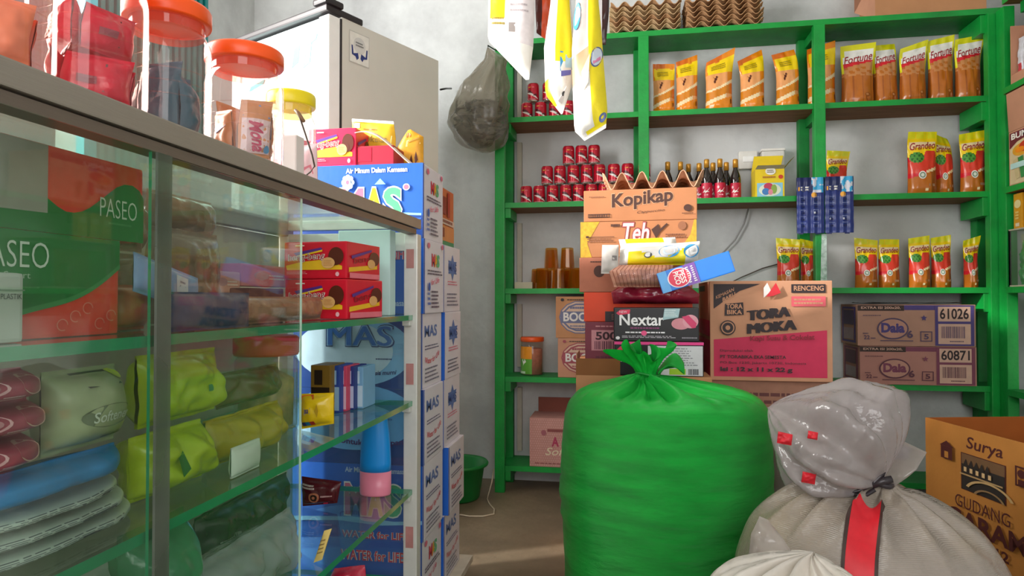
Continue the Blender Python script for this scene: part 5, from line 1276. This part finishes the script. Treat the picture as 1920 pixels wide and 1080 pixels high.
# torn open box lying behind it with a curved lid
tb = thing('torn_box', 'dark red wafer box torn open, curled lid showing its pale inside', 'box', (at(700, 300, Y=YB).x, YB + .05, zTop))
w = at(742, 300, Y=YB).x - at(669, 300, Y=YB).x
mb = MB(); mb.box(-w / 2 + .002, w / 2, -.045, .045, 0, .055, pm('#a01030', .4, .5, .15, 20), .003); mb.box(-w / 2 + .01, -w / 2 + .05, -.046, -.0451, .01, .05, BBR); mb.build('box_body', tb)
mb = MB()
def lidf(u, v):
    return (-w / 2 + .002 + u * (w + .05), -.05 + .005 * v + v * .01, .085 * math.cos(u * 1.62) + .006 * math.sin(u * 5) * 1.0 + .012 - (1 - v) * .006)
mb.surf(lidf, 24, 4, pm('#d9c4b4', .6)); o = mb.build('curled_lid', tb); solid(o, .002)
YG = pm('#e8b82a', .45, .4, .10, 60)
def pr_yb(p):
    p.poly([(.06, .38), (.9, .34), (.94, .52), (.08, .56)], pm('#f4e69a', .4)); p.text('cokelat', .25, .40, .84, .50, pm('#a88a3a', .4), .01); p.lines(.3, .64, .62, .7, 1, pm('#8a5a1c', .4), .6); p.rect(.1, .7, .22, .86, pm('#f4e0a0', .4)); p.lines(.1, .86, .4, .92, 1, pm('#b07a1c', .4)); p.poly([(.72, .05), (.9, .08), (.86, .22), (.76, .18)], CHO)
def pr_yb2(p):
    p.poly([(.4, .42), (.92, .4), (.92, .58), (.42, .56)], pm('#f0dc94', .4)); p.ell(.42, .78, .08, .1, pm('#e06a1c', .4), 12); p.ell(.58, .74, .07, .09, pm('#e87a2c', .4), 12); p.lines(.48, .46, .88, .52, 1, pm('#b08a3a', .4), .6); p.poly([(.55, .04), (.66, .1), (.62, .26), (.54, .16)], CHO); p.poly([(.74, .1), (.84, .16), (.78, .3), (.72, .2)], CHO); p.lines(.05, .1, .3, .2, 1, pm('#8a5a1c', .4), .6)
YC = YM + .115
packet('wafer_pack', 'yellow wafer pack with a torn white top on the topmost water carton', 'pack', [(664, 303), (662, 236), (660, 205)], [(742, 303), (742, 240), (738, 210)], YC, .028, YG, pr_yb, base=zTop + .0015, crumple=.003, group='yellow wafer packs', pat=lambda u, v: pm('#f4efe8', .5) if v > .90 else YG)
packet('wafer_pack', 'yellow-brown wafer pack with a peaked top at the corner of the water carton', 'pack', [(742, 304), (744, 262), (765, 228)], [(794, 304), (794, 240), (770, 226)], YC + .01, .028, pm('#d99a22', .45, .4, .12, 60), pr_yb2, base=zTop + .0015, crumple=.002, seal=.03, group='yellow wafer packs')

# ------------------------------------------------------------------ sweet jars on the counter
JCL = clear('#fdf1ee', '#fff0ec', .07, .04, 1.42)
JPK = clear('#feeeea', '#f8c0b8', .05, .05, 1.45)
def jar(px, Yd, r, h, lid, body, label, group='sweet jars on the counter', sq=1.0):
    c = at(px, 300, Y=Yd)
    t = thing('sweet_jar', label, 'jar', (c.x, Yd, ZT + .0005), group=group)
    mb = MB(); mb.lathe([(r * .86, 0), (r * .95, .005), (r, .016), (r, h * .68), (r * .97, h * .74), (r * .86, h * .80), (r * .84, h * .81)], body, 48, cap1=False); mb.build('jar_body', t)
    mb = MB(); mb.lathe([(r * .84, h * .81), (r * .85, h * .89)], clear('#f4b0a4' if lid is ORL else '#f6ecb0', '#f0705c' if lid is ORL else '#f0dc60', .35, .06), 48, cap0=False, cap1=False); mb.build('neck', t)
    mb = MB(); mb.lathe([(r * .90, h * .878), (r * .98, h * .88), (r * 1.0, h * .89), (r * 1.0, h * .98), (r * .96, h), (r * .6, h * 1.005)], lid, 48, cap0=True); 
    mb.build('lid', t)
    mb = MB()
    for k in range(3): mb.lathe([(r * 1.004, h * (.30 + .09 * k)), (r * 1.012, h * (.305 + .09 * k)), (r * 1.004, h * (.31 + .09 * k))], body, 48, cap0=False, cap1=False)
    mb.build('ribs', t)
    return t
ORL = pm('#ff5a12', .35, .5, .04, 10); YLL = pm('#f4dc10', .35, .5, .04)
YJ = [(-40, .53, .0605), (165, .662, .0605), (312, .812, .0565), (458, .966, .0605), (545, 1.30, .051)]
j0 = jar(-40, .53, .0605, .195, ORL, JPK, 'clear pink-tinted jar at the picture\'s edge, first on the counter')
j1 = jar(165, .662, .0605, .195, ORL, JPK, 'pink-tinted jar stuffed with crimson wrapped sweets')
j2 = jar(312, .812, .0565, .192, ORL, JPK, 'tall jar with orange lid holding dark teal sachets')
j3 = jar(458, .966, .0600, .186, ORL, JCL, 'clear jar with orange lid holding brown and white snack packets')
j4 = jar(545, 1.30, .051, .225, YLL, JCL, 'jar with yellow lid at the far end of the jar row')
CRS = pm('#cc0e3e', .3, .6, .2, 20, .3, 40); TLS = pm('#27667c', .35, .5, .2, 25, .3, 50); BGS = pm('#c9935a', .35, .5, .15, 20, .2, 40)
def stuff_in(px, Yd, n, layers, rr, w, t, h, z0, mat, name, label, cat, group, pr=None, turn=0.0):
    """packets standing on edge around the inside of a jar, faces outward"""
    c = at(px, 300, Y=Yd); look = math.atan2(-Yd, -c.x); i = 0
    for q in range(layers):
        for k in range(n):
            ph = look + turn + q * .5 + 2 * math.pi * k / n
            m = mat[i % len(mat)] if isinstance(mat, list) else mat
            mb = MB(); hh = h * (1 - .12 * (k % 2)); sk_ = .006 * (-1) ** k
            S = pillow(mb, [(-w / 2, 0, 0), (-w / 2 * 1.0, 0, hh * .5), (-w / 2 + sk_, 0, hh)], [(w / 2, 0, .002), (w / 2, 0, hh * .5), (w / 2 + sk_, 0, hh * (1 + .08 * (-1) ** k))], t, m, crumple=.004, cs=42, seed=i * 3.1, nu=18, nv=20, seal=.05)
            if pr: pr(Pr(mb, lambda u, v, l: S(u, v, l)), i)
            mb.build(name, None, (c.x + rr * math.cos(ph), Yd + rr * math.sin(ph), ZT + z0 + q * (h + .004)), (0, 0, ph + math.pi / 2), label % ORD[i], cat, group)
            i += 1
stuff_in(165, .662, 3, 2, .025, .068, .026, .052, .010, CRS, 'sweet_packet', '%s crimson packet from the bottom of the first pink jar', 'packet', 'crimson packets in the jar', lambda p, k: (p.rect(.55, .2, .58, .8, pm('#5a0418', .4)), p.rect(.18, .34, .46, .5, pm('#8a4a5a', .4), 5, 3)), .25)
stuff_in(312, .812, 4, 1, .028, .052, .026, .092, .010, TLS, 'teal_sachet', '%s dark teal sachet in the tall orange-lidded jar', 'sachet', 'teal sachets in the jar', None, -.4)
def pr_snack(p, k):
    if k % 2 == 0:
        p.rect(.05, .06, .95, .66, pm('#d8d2d8', .3), 6, 6); p.poly([(.05, .7), (.55, .92), (.9, .7)], pm('#3a8ad0', .3)); p.ell(.82, .14, .12, .07, pm('#3aa0d8', .3), 14)
        vt, ft = text_shape('Mona', .03, .2); l = p._up()
        p.mb.add([p.fn(.22 + .40 * b + .16 * a, .62 - .54 * a, l) for a, b in vt], ft, pm('#b01c5a', .4))
    else: p.poly([(.1, .6), (.5, .88), (.9, .6), (.5, .45)], pm('#3a7ac8', .3)); p.lines(.2, .1, .8, .3, 2, pm('#7a4a2a', .4), .5)
stuff_in(458, .966, 4, 1, .031, .052, .022, .088, .012, [BGS, pm('#b87a3c', .35, .5, .2, 20, .2, 40)], 'snack_packet', '%s brown and white snack packet inside the clear jar', 'packet', 'snack packets in the clear jar', pr_snack, .45)
stuff_in(545, 1.30, 3, 2, .020, .058, .024, .055, .012, [pm('#f2c8cc', .35, .5, .15), pm('#e06a86', .35)], 'sweet_packet', '%s pink packet inside the yellow-lidded jar', 'packet', 'pink packets in the yellow-lidded jar', None, .2)
stuff_in(-40, .53, 3, 1, .024, .062, .022, .06, .012, [pm('#e8906a', .4), pm('#d86a4a', .4)], 'sweet_packet', '%s orange packet inside the jar at the edge', 'packet', 'orange packets in the first jar', None, .3)
# card and wire between jar and box
c = at(560, 290, Y=1.14)
boxed('white_card', 'small white card box between the clear jar and the wafer box', 'box', at(528, 300, Y=1.12).x, at(556, 300, Y=1.12).x, 1.12, .03, ZT + .0005, at(540, 253, Y=1.12).z, pm('#e9e2de', .5, .3, .03))
packet('sweet_pack', 'pink and white sweet pack behind the white card, beside the yellow-lidded jar', 'pack', [(556, 336), (556, 268)], [(596, 345), (594, 262)], 1.17, .02, pm('#f0d0d4', .35, .5, .05), lambda p: (p.poly([(.0, .2), (.3, .3), (.35, .8), (.0, .95)], pm('#c81c5a', .4)), p.poly([(.4, .1), (.9, .3), (.8, .5), (.45, .4)], pm('#e88a9a', .4))), base=ZT + .001, crumple=.002)
mb = MB(); Yw = 1.10
mb.tube([at(553, 206, Y=Yw), at(562, 220, Y=Yw), at(572, 250, Y=Yw), at(585, 290, Y=Yw), at(590, 312, Y=Yw), at(582, 322, Y=Yw), at(572, 330, Y=Yw), Vector((at(566, 334, Y=Yw).x, Yw, ZT + .003))], .0016, pm('#4a3a30', .5)); mb.tube([at(553, 206, Y=Yw), at(560, 212, Y=Yw), at(570, 228, Y=Yw)], .003, pm('#8a6a4a', .4))
mb.build('twist_wire', None, (0, 0, 0), (0, 0, 0), 'bent brown wire standing on the counter before the wafer box', 'wire')

# ------------------------------------------------------------------ inside the showcase: top shelf
s1, s2, s3, s4 = [z + .0005 for z in SH]
Xf = CX1 - .03
def inbox(px0, px1, X, depth_x, z0, z1, name, label, cat, mat, prints, group=None):
    """a box whose printed face looks to the shop side (plane X), seen between two columns"""
    y0 = at(px0, 600, X=X).y; y1 = at(px1, 600, X=X).y
    w = y1 - y0; h = z1 - z0
    mb = MB(); mb.box(-depth_x, 0, -w / 2, w / 2, 0, h, mat, .004)
    if prints: prints(Pr(mb, lambda u, v, l: (l, -w / 2 + u * w, v * h)))
    return mb.build(name, None, (X, (y0 + y1) / 2, z0), (0, 0, 0), label, cat, group)
TR = pm('#f0402a', .3, .5, .10, 18, dirt='#f47a64', dirt_amt=.6, ds=22); TG = pm('#24803e', .3, .5, .06); TGL = pm('#4a9a5a', .3); TGD = pm('#0f4f2a', .3)
def tis(up):
    def f(p):
        if up:
            yu = lambda px: (at(px, 600, X=Xf - .055).y - at(-30, 600, X=Xf - .055).y) / (at(266, 600, X=Xf - .055).y - at(-30, 600, X=Xf - .055).y)
            p.poly([(0, 0), (1, 0)] + [(yu(px), v) for px, v in ((266, .60), (258, .70), (245, .75), (230, .74), (215, .68), (200, .58), (180, .45), (165, .36), (150, .30), (135, .27), (120, .27), (105, .31), (85, .39))] + [(0, .45)], TG)
            p.poly([(0, .2), (yu(85), .22), (yu(85), .985), (0, .985)], pm('#a6a59a', .5))
            p.text('PASEO', .66, .28, .94, .52, pm('#d8e8d8', .3), -.01)
            p.lines(.72, .18, .9, .24, 1, TGL, .4)
        else:
            top = [(k / 20, .08 + .62 * (k / 20) ** 1.5 + .05 * math.sin(k / 20 * 6.28)) for k in range(21)]
            p.poly(top + [(1, 1), (0, 1)], TG); p.poly(top + [(a, b + .05) for a, b in top[::-1]], TGL)
            p.text('PASEO', .02, .66, .46, .90, pm('#dfeadf', .3), -.01); p.text('Smart', .18, .56, .34, .62, pm('#b8d4bc', .3), 0); p.lines(.2, .46, .4, .50, 1, TGL, .4)
            for k in range(5): p.ring(.55 + .09 * k, .12 + .08 * (k % 3), .04, .06, .18, pm('#f08a78', .4), 20, 0, 300)
    return f
zA = at(150, 455, X=CX1 - .05).z
def inpack(px0, px1, X, z0, h, t, mat, name, label, cat, prints=None, group=None, crumple=.004, pat=None, cs=20, tiltz=0, seed=0, back=None, lean=0):
    y0 = at(px0, 600, X=X).y; y1 = at(px1, 600, X=X).y; w = y1 - y0
    mb = MB()
    S = pillow(mb, [(0, -w / 2, 0), (lean, -w / 2, h)], [(0, w / 2, tiltz), (lean, w / 2, h + tiltz)], t, mat, n=(1, 0, 0), crumple=crumple, cs=cs, pat=pat, seed=seed, nu=44, nv=34)
    if prints: prints(Pr(mb, lambda u, v, l: S(u, v, l)))
    return mb.build(name, None, (X - t / 2, (y0 + y1) / 2, z0), (0, 0, 0), label, cat, group)
zt_ = at(150, 447, X=Xf - .05).z
inbox(-60, 222, Xf - .05, .14, s1, at(222, 452, X=Xf - .05).z, 'tissue_pack', 'lower green and red pack of tissues on the showcase\'s top shelf', 'tissues', TR, tis(False), 'tissue packs in the showcase')
inbox(-30, 266, Xf - .055, .13, at(222, 452, X=Xf - .05).z + .001, at(266, 318, X=Xf - .055).z, 'tissue_pack', 'upper red and green pack of tissues lying on the other pack', 'tissues', TR, tis(True), 'tissue packs in the showcase')
WPL = pm('#c4cac4', .35, .5, .04)
inbox(-60, 44, Xf - .02, .02, s1, at(44, 512, X=Xf - .02).z, 'plastic_folder', 'pale plastic packet standing before the tissue packs', 'packet', WPL, lambda p: (p.text('PLASTIK', .55, .62, .95, .70, pm('#5a6460', .5), .0), p.rect(0, .74, 1, .76, pm('#8a948e', .4))))
# brown snack bags hanging close together at the back
CLB = clear('#e8dcd2', '#b79c8a', .42, .15, 1.5, .5, 30)
SNK = pm('#a08468', .6, .4, .35, 40, .3, 60)
for k, (a, b, y0, y1) in enumerate(((228, 296, 470, 372), (302, 420, 425, 345), (308, 432, 520, 432), (230, 294, 520, 476))):
    X = CX1 - .20 - .03 * (k % 2); zl = at((a + b) / 2, y0, X=X).z; zh = at((a + b) / 2, y1, X=X).z
    zh = min(zh, ZT - .025); zl = max(zl, s1 + .001) if k > 1 else min(zl, zh - .07)
    o = inpack(a, b, X, zl if k < 2 else s1 + .001, zh - (zl if k < 2 else s1), .06, CLB, 'snack_bag', '%s clear bag of brown snacks behind the tissue packs' % ORD[k], 'bag', None, 'bags of brown snacks', .008)
    y0_ = at(a, 600, X=X).y; y1_ = at(b, 600, X=X).y; w = (y1_ - y0_) * .8; hh = (zh - (zl if k < 2 else s1)) * .75
    mb = MB(); pillow(mb, [(.028 - .03, -w / 2, .01), (-.002, -w / 2, hh)], [(-.002, w / 2, .01), (-.002, w / 2, hh)], .04, SNK, n=(1, 0, 0), crumple=.008, cs=40, seed=k); mb.build('snacks', o, kind='stuff')
# pink and pale boxes at the back
PKX = pm('#d8808a', .45, .4, .08); PLX = pm('#e8d8c4', .45, .4, .06)
for k, (a, b, yl, yh, m) in enumerate(((452, 545, 520, 492, PKX), (452, 536, 490, 462, PLX), (452, 540, 460, 420, PKX), (395, 448, 520, 470, PLX), (392, 450, 468, 428, pm('#e0a898', .45)))):
    X = CX1 - .27; zl = at(500 if a > 450 else 420, yl, X=X).z; zh = at(500 if a > 450 else 420, yh, X=X).z
    if k in (0, 3): base_z = s1
    zz0 = base_z if k in (0, 3) else prev + .0008
    prev = zz0 + (zh - zl)
    inbox(a, b, X, .08, zz0, prev, 'pastel_box', '%s pink or cream box stacked at the back of the showcase\'s top shelf' % ORD[k], 'box', m, lambda p: (p.ell(.4, .5, .16, .2, pm('#b8909a', .5), 16), p.lines(.55, .3, .9, .6, 2, pm('#f4ece4', .5), .4)), 'boxes at the back of the showcase')
# wafer boxes on the top shelf
YW1 = 1.29
for k, (pl_, pr_, pt, pb) in enumerate(((537, 661, 522, 601), (535, 657, 450, 523))):
    a = at(pl_, pb, Y=YW1); b = at(pr_, pt, Y=YW1)
    x1_ = b.x; h = (b.z - a.z)
    z0 = s1 if k == 0 else s1 + hprev + .0008
    hh = at(pr_, 452 if k else 523, Y=YW1).z - z0
    hprev = hh
    boxed('wafer_box', ('lower' if k == 0 else 'upper') + ' red chocolate wafer box of the two on the showcase\'s top shelf', 'box', a.x, min(x1_, CX1 - .014), YW1 + (.0 if k == 0 else -.0), .16, z0, z0 + hh, pm('#dc1430', .35, .5, .05), pr_beng, R(-4) if k else R(-6), 'red wafer boxes in the showcase')
PLB = clear('#e0c8b8', '#a8755a', .5, .15, 1.5, .5, 30)
inpack(395, 622, CX1 - .052, s1 + .001, .045, .05, pm('#a8745c', .3, .6, .3, 25, .4, 40), 'sugar_bag', 'brownish clear bag lying along the front of the wafer boxes', 'bag', None, None, .008)
inbox(418, 440, CX1 - .18, .05, s1, s1 + .05, 'dark_box', 'small dark brown box behind the brownish bag', 'box', pm('#4a2a26', .4), None)
inbox(468, 532, CX1 - .12, .04, s1, s1 + .062, 'chocolate_box', 'maroon chocolate box beside the red wafer boxes', 'box', pm('#6a2c30', .4), lambda p: p.text('NERO', .35, .2, .75, .5, pm('#d8b0a8', .4), .02))
def pr_bw(p): p.poly([(.02, .5), (.45, .55), (.5, .95), (.03, .9)], pm('#b8c8e8', .3)); p.rect(.55, .3, .75, .8, pm('#d8d4e0', .3)); p.lines(.6, .35, .72, .7, 3, pm('#8a88a0', .4))
inpack(300, 474, CX1 - .016, s1 + .001, .05, .014, pm('#2c3a66', .3, .5, .15, 20, .3, 30), 'navy_packet', 'crumpled navy packet lying before the snack bags', 'packet', None, None, .006)
o = inpack(262, 380, CX1 - .07, s1 + .052, .05, .02, pm('#8fa6d4', .3, .5, .12, 14, .2, 30), 'sachet_strip', 'pale blue and white packet slanting over the navy packet', 'packet', pr_bw, None, .004, tiltz=-.03)
inpack(232, 300, CX1 - .10, s1 + .001, .06, .05, pm('#b85a3c', .35, .5, .25, 20, .3, 40), 'orange_bag', 'orange-brown bag between the tissue packs and the navy packet', 'bag', None, None, .006)
a = at(690, 505, Y=1.60); b = at(737, 432, Y=1.60)
boxed('pale_box', 'pale mint box at the far end of the showcase\'s top shelf', 'box', at(640, 505, Y=1.60).x, b.x, 1.58, .04, s1, b.z, pm('#c2e0e0', .45, .4, .03))

# ------------------------------------------------------------------ second shelf
XP = CX1 - .05
zy = lambda py, px=120, X=XP: at(px, py, X=X).z
BLC = pm('#1f84c8', .45, .4, .15, 20, .2, 40)
def pr_pl(sd): return lambda p: (p.lines(.1, .25, .9, .75, 5, pm('#5a6468', .5), .35, sd), p.poly([(.55, .5), (.8, .55), (.78, .42), (.56, .4)], pm('#4a5458', .5)))
zc0 = zy(934) - .002
for k in range(3):
    inpack(-90 + 20 * k, 300 - 14 * k, CX1 - .045, s2 + .001 + k * (zc0 - s2) / 3, (zc0 - s2) / 3 - .001, .10, pm('#b9c6bf', .3, .6, .15, 10, .25, 30), 'plastic_pack', '%s pale printed plastic pack from the shelf up, under the blue cloth' % ORD[k], 'pack', pr_pl(k), 'printed plastic packs', .003, seed=k)
zc1 = zy(872)
inpack(-80, 272, CX1 - .045, zc0 + .003, zc1 - zc0 - .004, .08, BLC, 'blue_cloth', 'folded bright blue cloth under the pink packs on the second shelf', 'cloth', None, None, .005)
DIA = pm('#b04a60', .35, .5, .2, 14, .15, 30)
def pr_dia(p):
    p.poly([(0, 0), (.8, 0), (.5, .12), (0, .2)], pm('#4aa4b4', .35)); p.ell(.72, .6, .16, .3, pm('#d8b0a4', .4), 20); p.ell(.25, .6, .2, .26, pm('#d8a0a8', .4), 18); p.ell(.25, .6, .12, .16, pm('#b87a84', .4), 16); p.lines(.4, .2, .6, .35, 2, pm('#e8c8cc', .4), .5)
hD = (zy(686) - zc1 - .004) / 3
for k in range(3):
    inpack(-80, 122 + 12 * (k % 2), CX1 - .05, zc1 + .003 + k * hD, hD - .001, .11, DIA, 'diaper_pack', '%s pink pack from the blue cloth up, stacked on the second shelf' % ORD[k], 'pack', pr_dia, 'pink packs in the showcase', .003, seed=k * 2, cs=14)
SFT = pm('#a4ae86', .35, .5, .15, 14)
def pr_sft(p): p.ell(.55, .42, .36, .14, pm('#6d7a5c', .4), 24); p.text('Softener', .3, .35, .82, .48, pm('#d4dccc', .4), .01, .2); p.lines(.5, .12, .9, .18, 1, pm('#4a5440', .4), .5); p.rect(.3, .78, .8, .95, pm('#3a4a34', .4)); p.ell(.85, .9, .08, .06, pm('#c8d83a', .4), 14)
inpack(138, 268, CX1 - .05, zc1 + .003, zy(690, 200) - zc1 - .004, .08, SFT, 'softener_pack', 'grey-green refill pack standing beside the pink packs', 'pack', pr_sft, None, .004)
NOO = pm('#b8c820', .28, .6, .2, 10, .35, 28, dirt='#8fb81c', dirt_amt=.6, ds=8); NOO2 = pm('#b8a01c', .28, .6, .25, 10, .4, 28, dirt='#7a5a20', dirt_amt=.5, ds=9)
inpack(308, 432, CX1 - .05, s2 + .001, .085, .10, NOO, 'noodle_bag', 'lower lime green bag on the second shelf, behind the pane\'s rail', 'bag', lambda p: p.poly([(.3, .3), (.4, .4), (.36, .7), (.28, .6)], DGR), 'lime green bags', .017)
inpack(312, 450, CX1 - .08, s2 + .088, .10, .09, NOO, 'noodle_bag', 'upper lime green bag lying on the lower one on the second shelf', 'bag', lambda p: p.rect(.55, .4, .75, .5, pm('#4a8a5a', .4)), 'lime green bags', .018, seed=4)
inpack(430, 560, CX1 - .07, s2 + .001, .075, .08, NOO2, 'spice_bag', 'lower mustard yellow crumpled bag beside the lime green ones', 'bag', None, 'mustard bags', .018, seed=2)
inpack(440, 548, CX1 - .12, s2 + .077, .06, .07, pm('#6a4a34', .3, .6, .4, 12, .4, 28), 'spice_bag', 'upper brown crumpled bag lying on the mustard yellow one', 'bag', None, 'mustard bags', .018, seed=6)
rj = thing('red_lid_jar', 'clear jar with red lid at the back of the second shelf', 'jar', (CX1 - .20, at(500, 600, X=CX1 - .20).y, s2))
mb = MB(); mb.lathe([(.06, 0), (.062, .005), (.062, .14), (.055, .15)], CLRP, 32, cap1=False); mb.build('jar_body', rj)
mb = MB(); mb.lathe([(.063, .15), (.065, .155), (.065, .185), (.06, .19)], pm('#e04a3c', .35), 32); mb.build('lid', rj)
mb = MB(); mb.lathe([(.053, .006), (.055, .1), (.03, .115)], pm('#b8a070', .6, .4, .4, 60), 24); mb.build('sweets', rj, kind='stuff')
YP = pm('#f2cc14', .28, .6, .06, 20, .3, 30)
def pr_yp(p): p.rect(.2, .42, .42, .62, pm('#c9b8a0', .4)); p.rect(.24, .46, .38, .58, pm('#7d6a80', .4)); p.rect(.1, .08, .22, .2, pm('#3a3a70', .4)); p.rect(.22, .08, .36, .2, pm('#2a8ac0', .4)); p.rect(.36, .08, .5, .2, pm('#c83a2c', .4)); p.poly([(.0, .82), (.5, .86), (.4, .98), (.0, .95)], pm('#e86a2c', .4)); p.poly([(.55, .5), (.62, .72), (.66, .5), (.62, .3)], pm('#c09a10', .4))
a = at(566, 803, Y=1.19); b = at(628, 730, Y=1.19)
packet('yellow_packet', 'bright yellow packet at the front edge of the second shelf', 'packet', [(566, 806), (566, 740)], [(626, 796), (626, 738)], 1.25, .04, YP, pr_yp, base=s2 + .001, crumple=.005)
bx = [('#8a6a24', '#2a1c10'), ('#2a4aa0', '#9ac0e0'), ('#d84a6a', '#f0c0cc'), ('#2c3c86', '#b8c8e8'), ('#7fb2d8', '#c8e0f0')]
for k, (c0, c1) in enumerate(bx):
    pxs = [(582, 620), (622, 637), (638, 650), (651, 664), (665, 681)][k]
    Yk = 1.42 + k * .022
    a = at(pxs[0], 770, Y=Yk); b = at(pxs[1], 682 + 0 * k, Y=Yk); zt__ = at(640, 682, Y=1.46).z
    boxed('medicine_box', '%s small box in the row behind the yellow packet, second shelf' % ['brown and gold', 'blue', 'pink', 'navy', 'pale blue'][k], 'box', a.x, b.x, Yk, .08, s2, zt__ - .003 * k, pm(c0, .45, .4, .05), lambda P: (P['front'].rect(.05, .05, .95, .55, pm(c1, .4)), P['front'].rect(.2, .6, .6, .9, pm(c1, .4))), 0, 'small boxes in the showcase')

# ------------------------------------------------------------------ third shelf
BKB = pm('#2a2c2c', .22, .7, .3, 14, .4, 30); DRB = pm('#5a1420', .25, .6, .2, 14, .3, 30)
inpack(405, 568, CX1 - .20, s3 + .001, .095, .08, BKB, 'black_bag', 'crumpled black plastic bag on the third shelf', 'bag', lambda p: p.lines(.1, .3, .3, .5, 1, pm('#8a8c8c', .4)), None, .014)
inpack(446, 498, CX1 - .03, s2 + .001, .045, .02, pm('#e4e8e2', .5), 'white_paper', 'folded white paper at the front edge of the second shelf', 'paper', None, None, .003)
def pr_bk(p):
    p.rect(.05, .1, .95, .6, pm('#1c1416', .35)); p.ell(.42, .36, .14, .2, pm('#c87a5a', .4), 20); p.ell(.42, .36, .09, .13, pm('#2a1814', .4), 18); p.ell(.42, .36, .04, .06, pm('#c87a5a', .4), 12); p.lines(.08, .66, .45, .84, 2, pm('#d8c8c0', .4), .6); p.poly([(.62, .02), (.75, .02), (.62, .9), (.5, .95)], pm('#c8183c', .35)); p.lines(.6, .35, .9, .45, 1, pm('#d8a8a8', .4), .6)
packet('coffee_packet', 'black and dark red coffee packet on the third shelf', 'packet', [(568, 936), (566, 880)], [(632, 930), (640, 890)], 1.47, .04, DRB, pr_bk, base=s3 + .001, crumple=.006)
bt = thing('lotion_bottle', 'blue and pink bottle standing on its cap on the third shelf', 'bottle', (at(704, 910, Y=1.595).x, 1.595, s3))
BLB = pm('#1a92e8', .3, .5, .04, 8); PKB = pm('#f08aa4', .3, .5, .04, 8)
kb = (at(733, 850, Y=1.595).x - at(676, 850, Y=1.595).x) / 2
mb = MB(); mb.lathe([(kb * .96, 0), (kb * 1.0, .004), (kb * 1.0, .06)], PKB, 32, sq=.7); mb.build('cap', bt)
mb = MB(); mb.lathe([(kb * .99, .0605), (kb * .99, .08), (kb * .95, .12), (kb * .86, .16), (kb * .76, .19), (kb * .70, .208)], BLB, 32, sq=.7); mb.build('bottle_body', bt)

# ------------------------------------------------------------------ lowest shelf
GBG = clear('#a8e8c4', '#7fdcae', .5, .12, 1.5, .4, 24)
o = inpack(304, 416, CX1 - .05, s3 + .001, .19, .12, GBG, 'green_bag', 'tall pale green plastic bag on the third shelf, scribbled date on it', 'bag', lambda p: (p.poly([(.2, .2), (.28, .23), (.22, .14)], INK), p.poly([(.34, .22), (.42, .25), (.5, .22), (.42, .2)], INK)), None, .008)
WBG = clear('#f2f2f6', '#dfe2ea', .5, .1, 1.5, .7, 22)
inpack(425, 592, CX1 - .045, s3 + .001, .10, .10, WBG, 'white_bag', 'crumpled clear white plastic bag on the third shelf before the black bag', 'bag', None, None, .016)
inpack(40, 285, CX1 - .06, s3 + .001, .16, .12, pm('#a8b8ac', .3, .6, .12, 10, .3, 24), 'white_bag', 'pale plastic sack on the third shelf, under the shelf of pink packs', 'bag', None, None, .012, seed=7)
packet('red_packet', 'red and white packet at the open front of the lowest shelf', 'packet', [(604, 1094), (628, 1050)], [(690, 1094), (684, 1044)], 1.53, .05, pm('#d81c44', .28, .6, .2, 12, .35, 30, dirt='#f0b8c4', dirt_amt=.5, ds=14), None, base=s4 + .001, crumple=.010)
packet('yellow_card', 'yellow spotted card leaning beside the white plastic bag', 'card', [(588, 1068), (608, 1008)], [(604, 1062), (622, 1004)], 1.16, .006, pm('#ecd07a', .5), lambda p: [p.ell(.2 + .15 * (k % 5), .3 + .14 * (k // 5), .05, .025, BRN, 8) for k in range(20)] and None, base=s3 + .001)
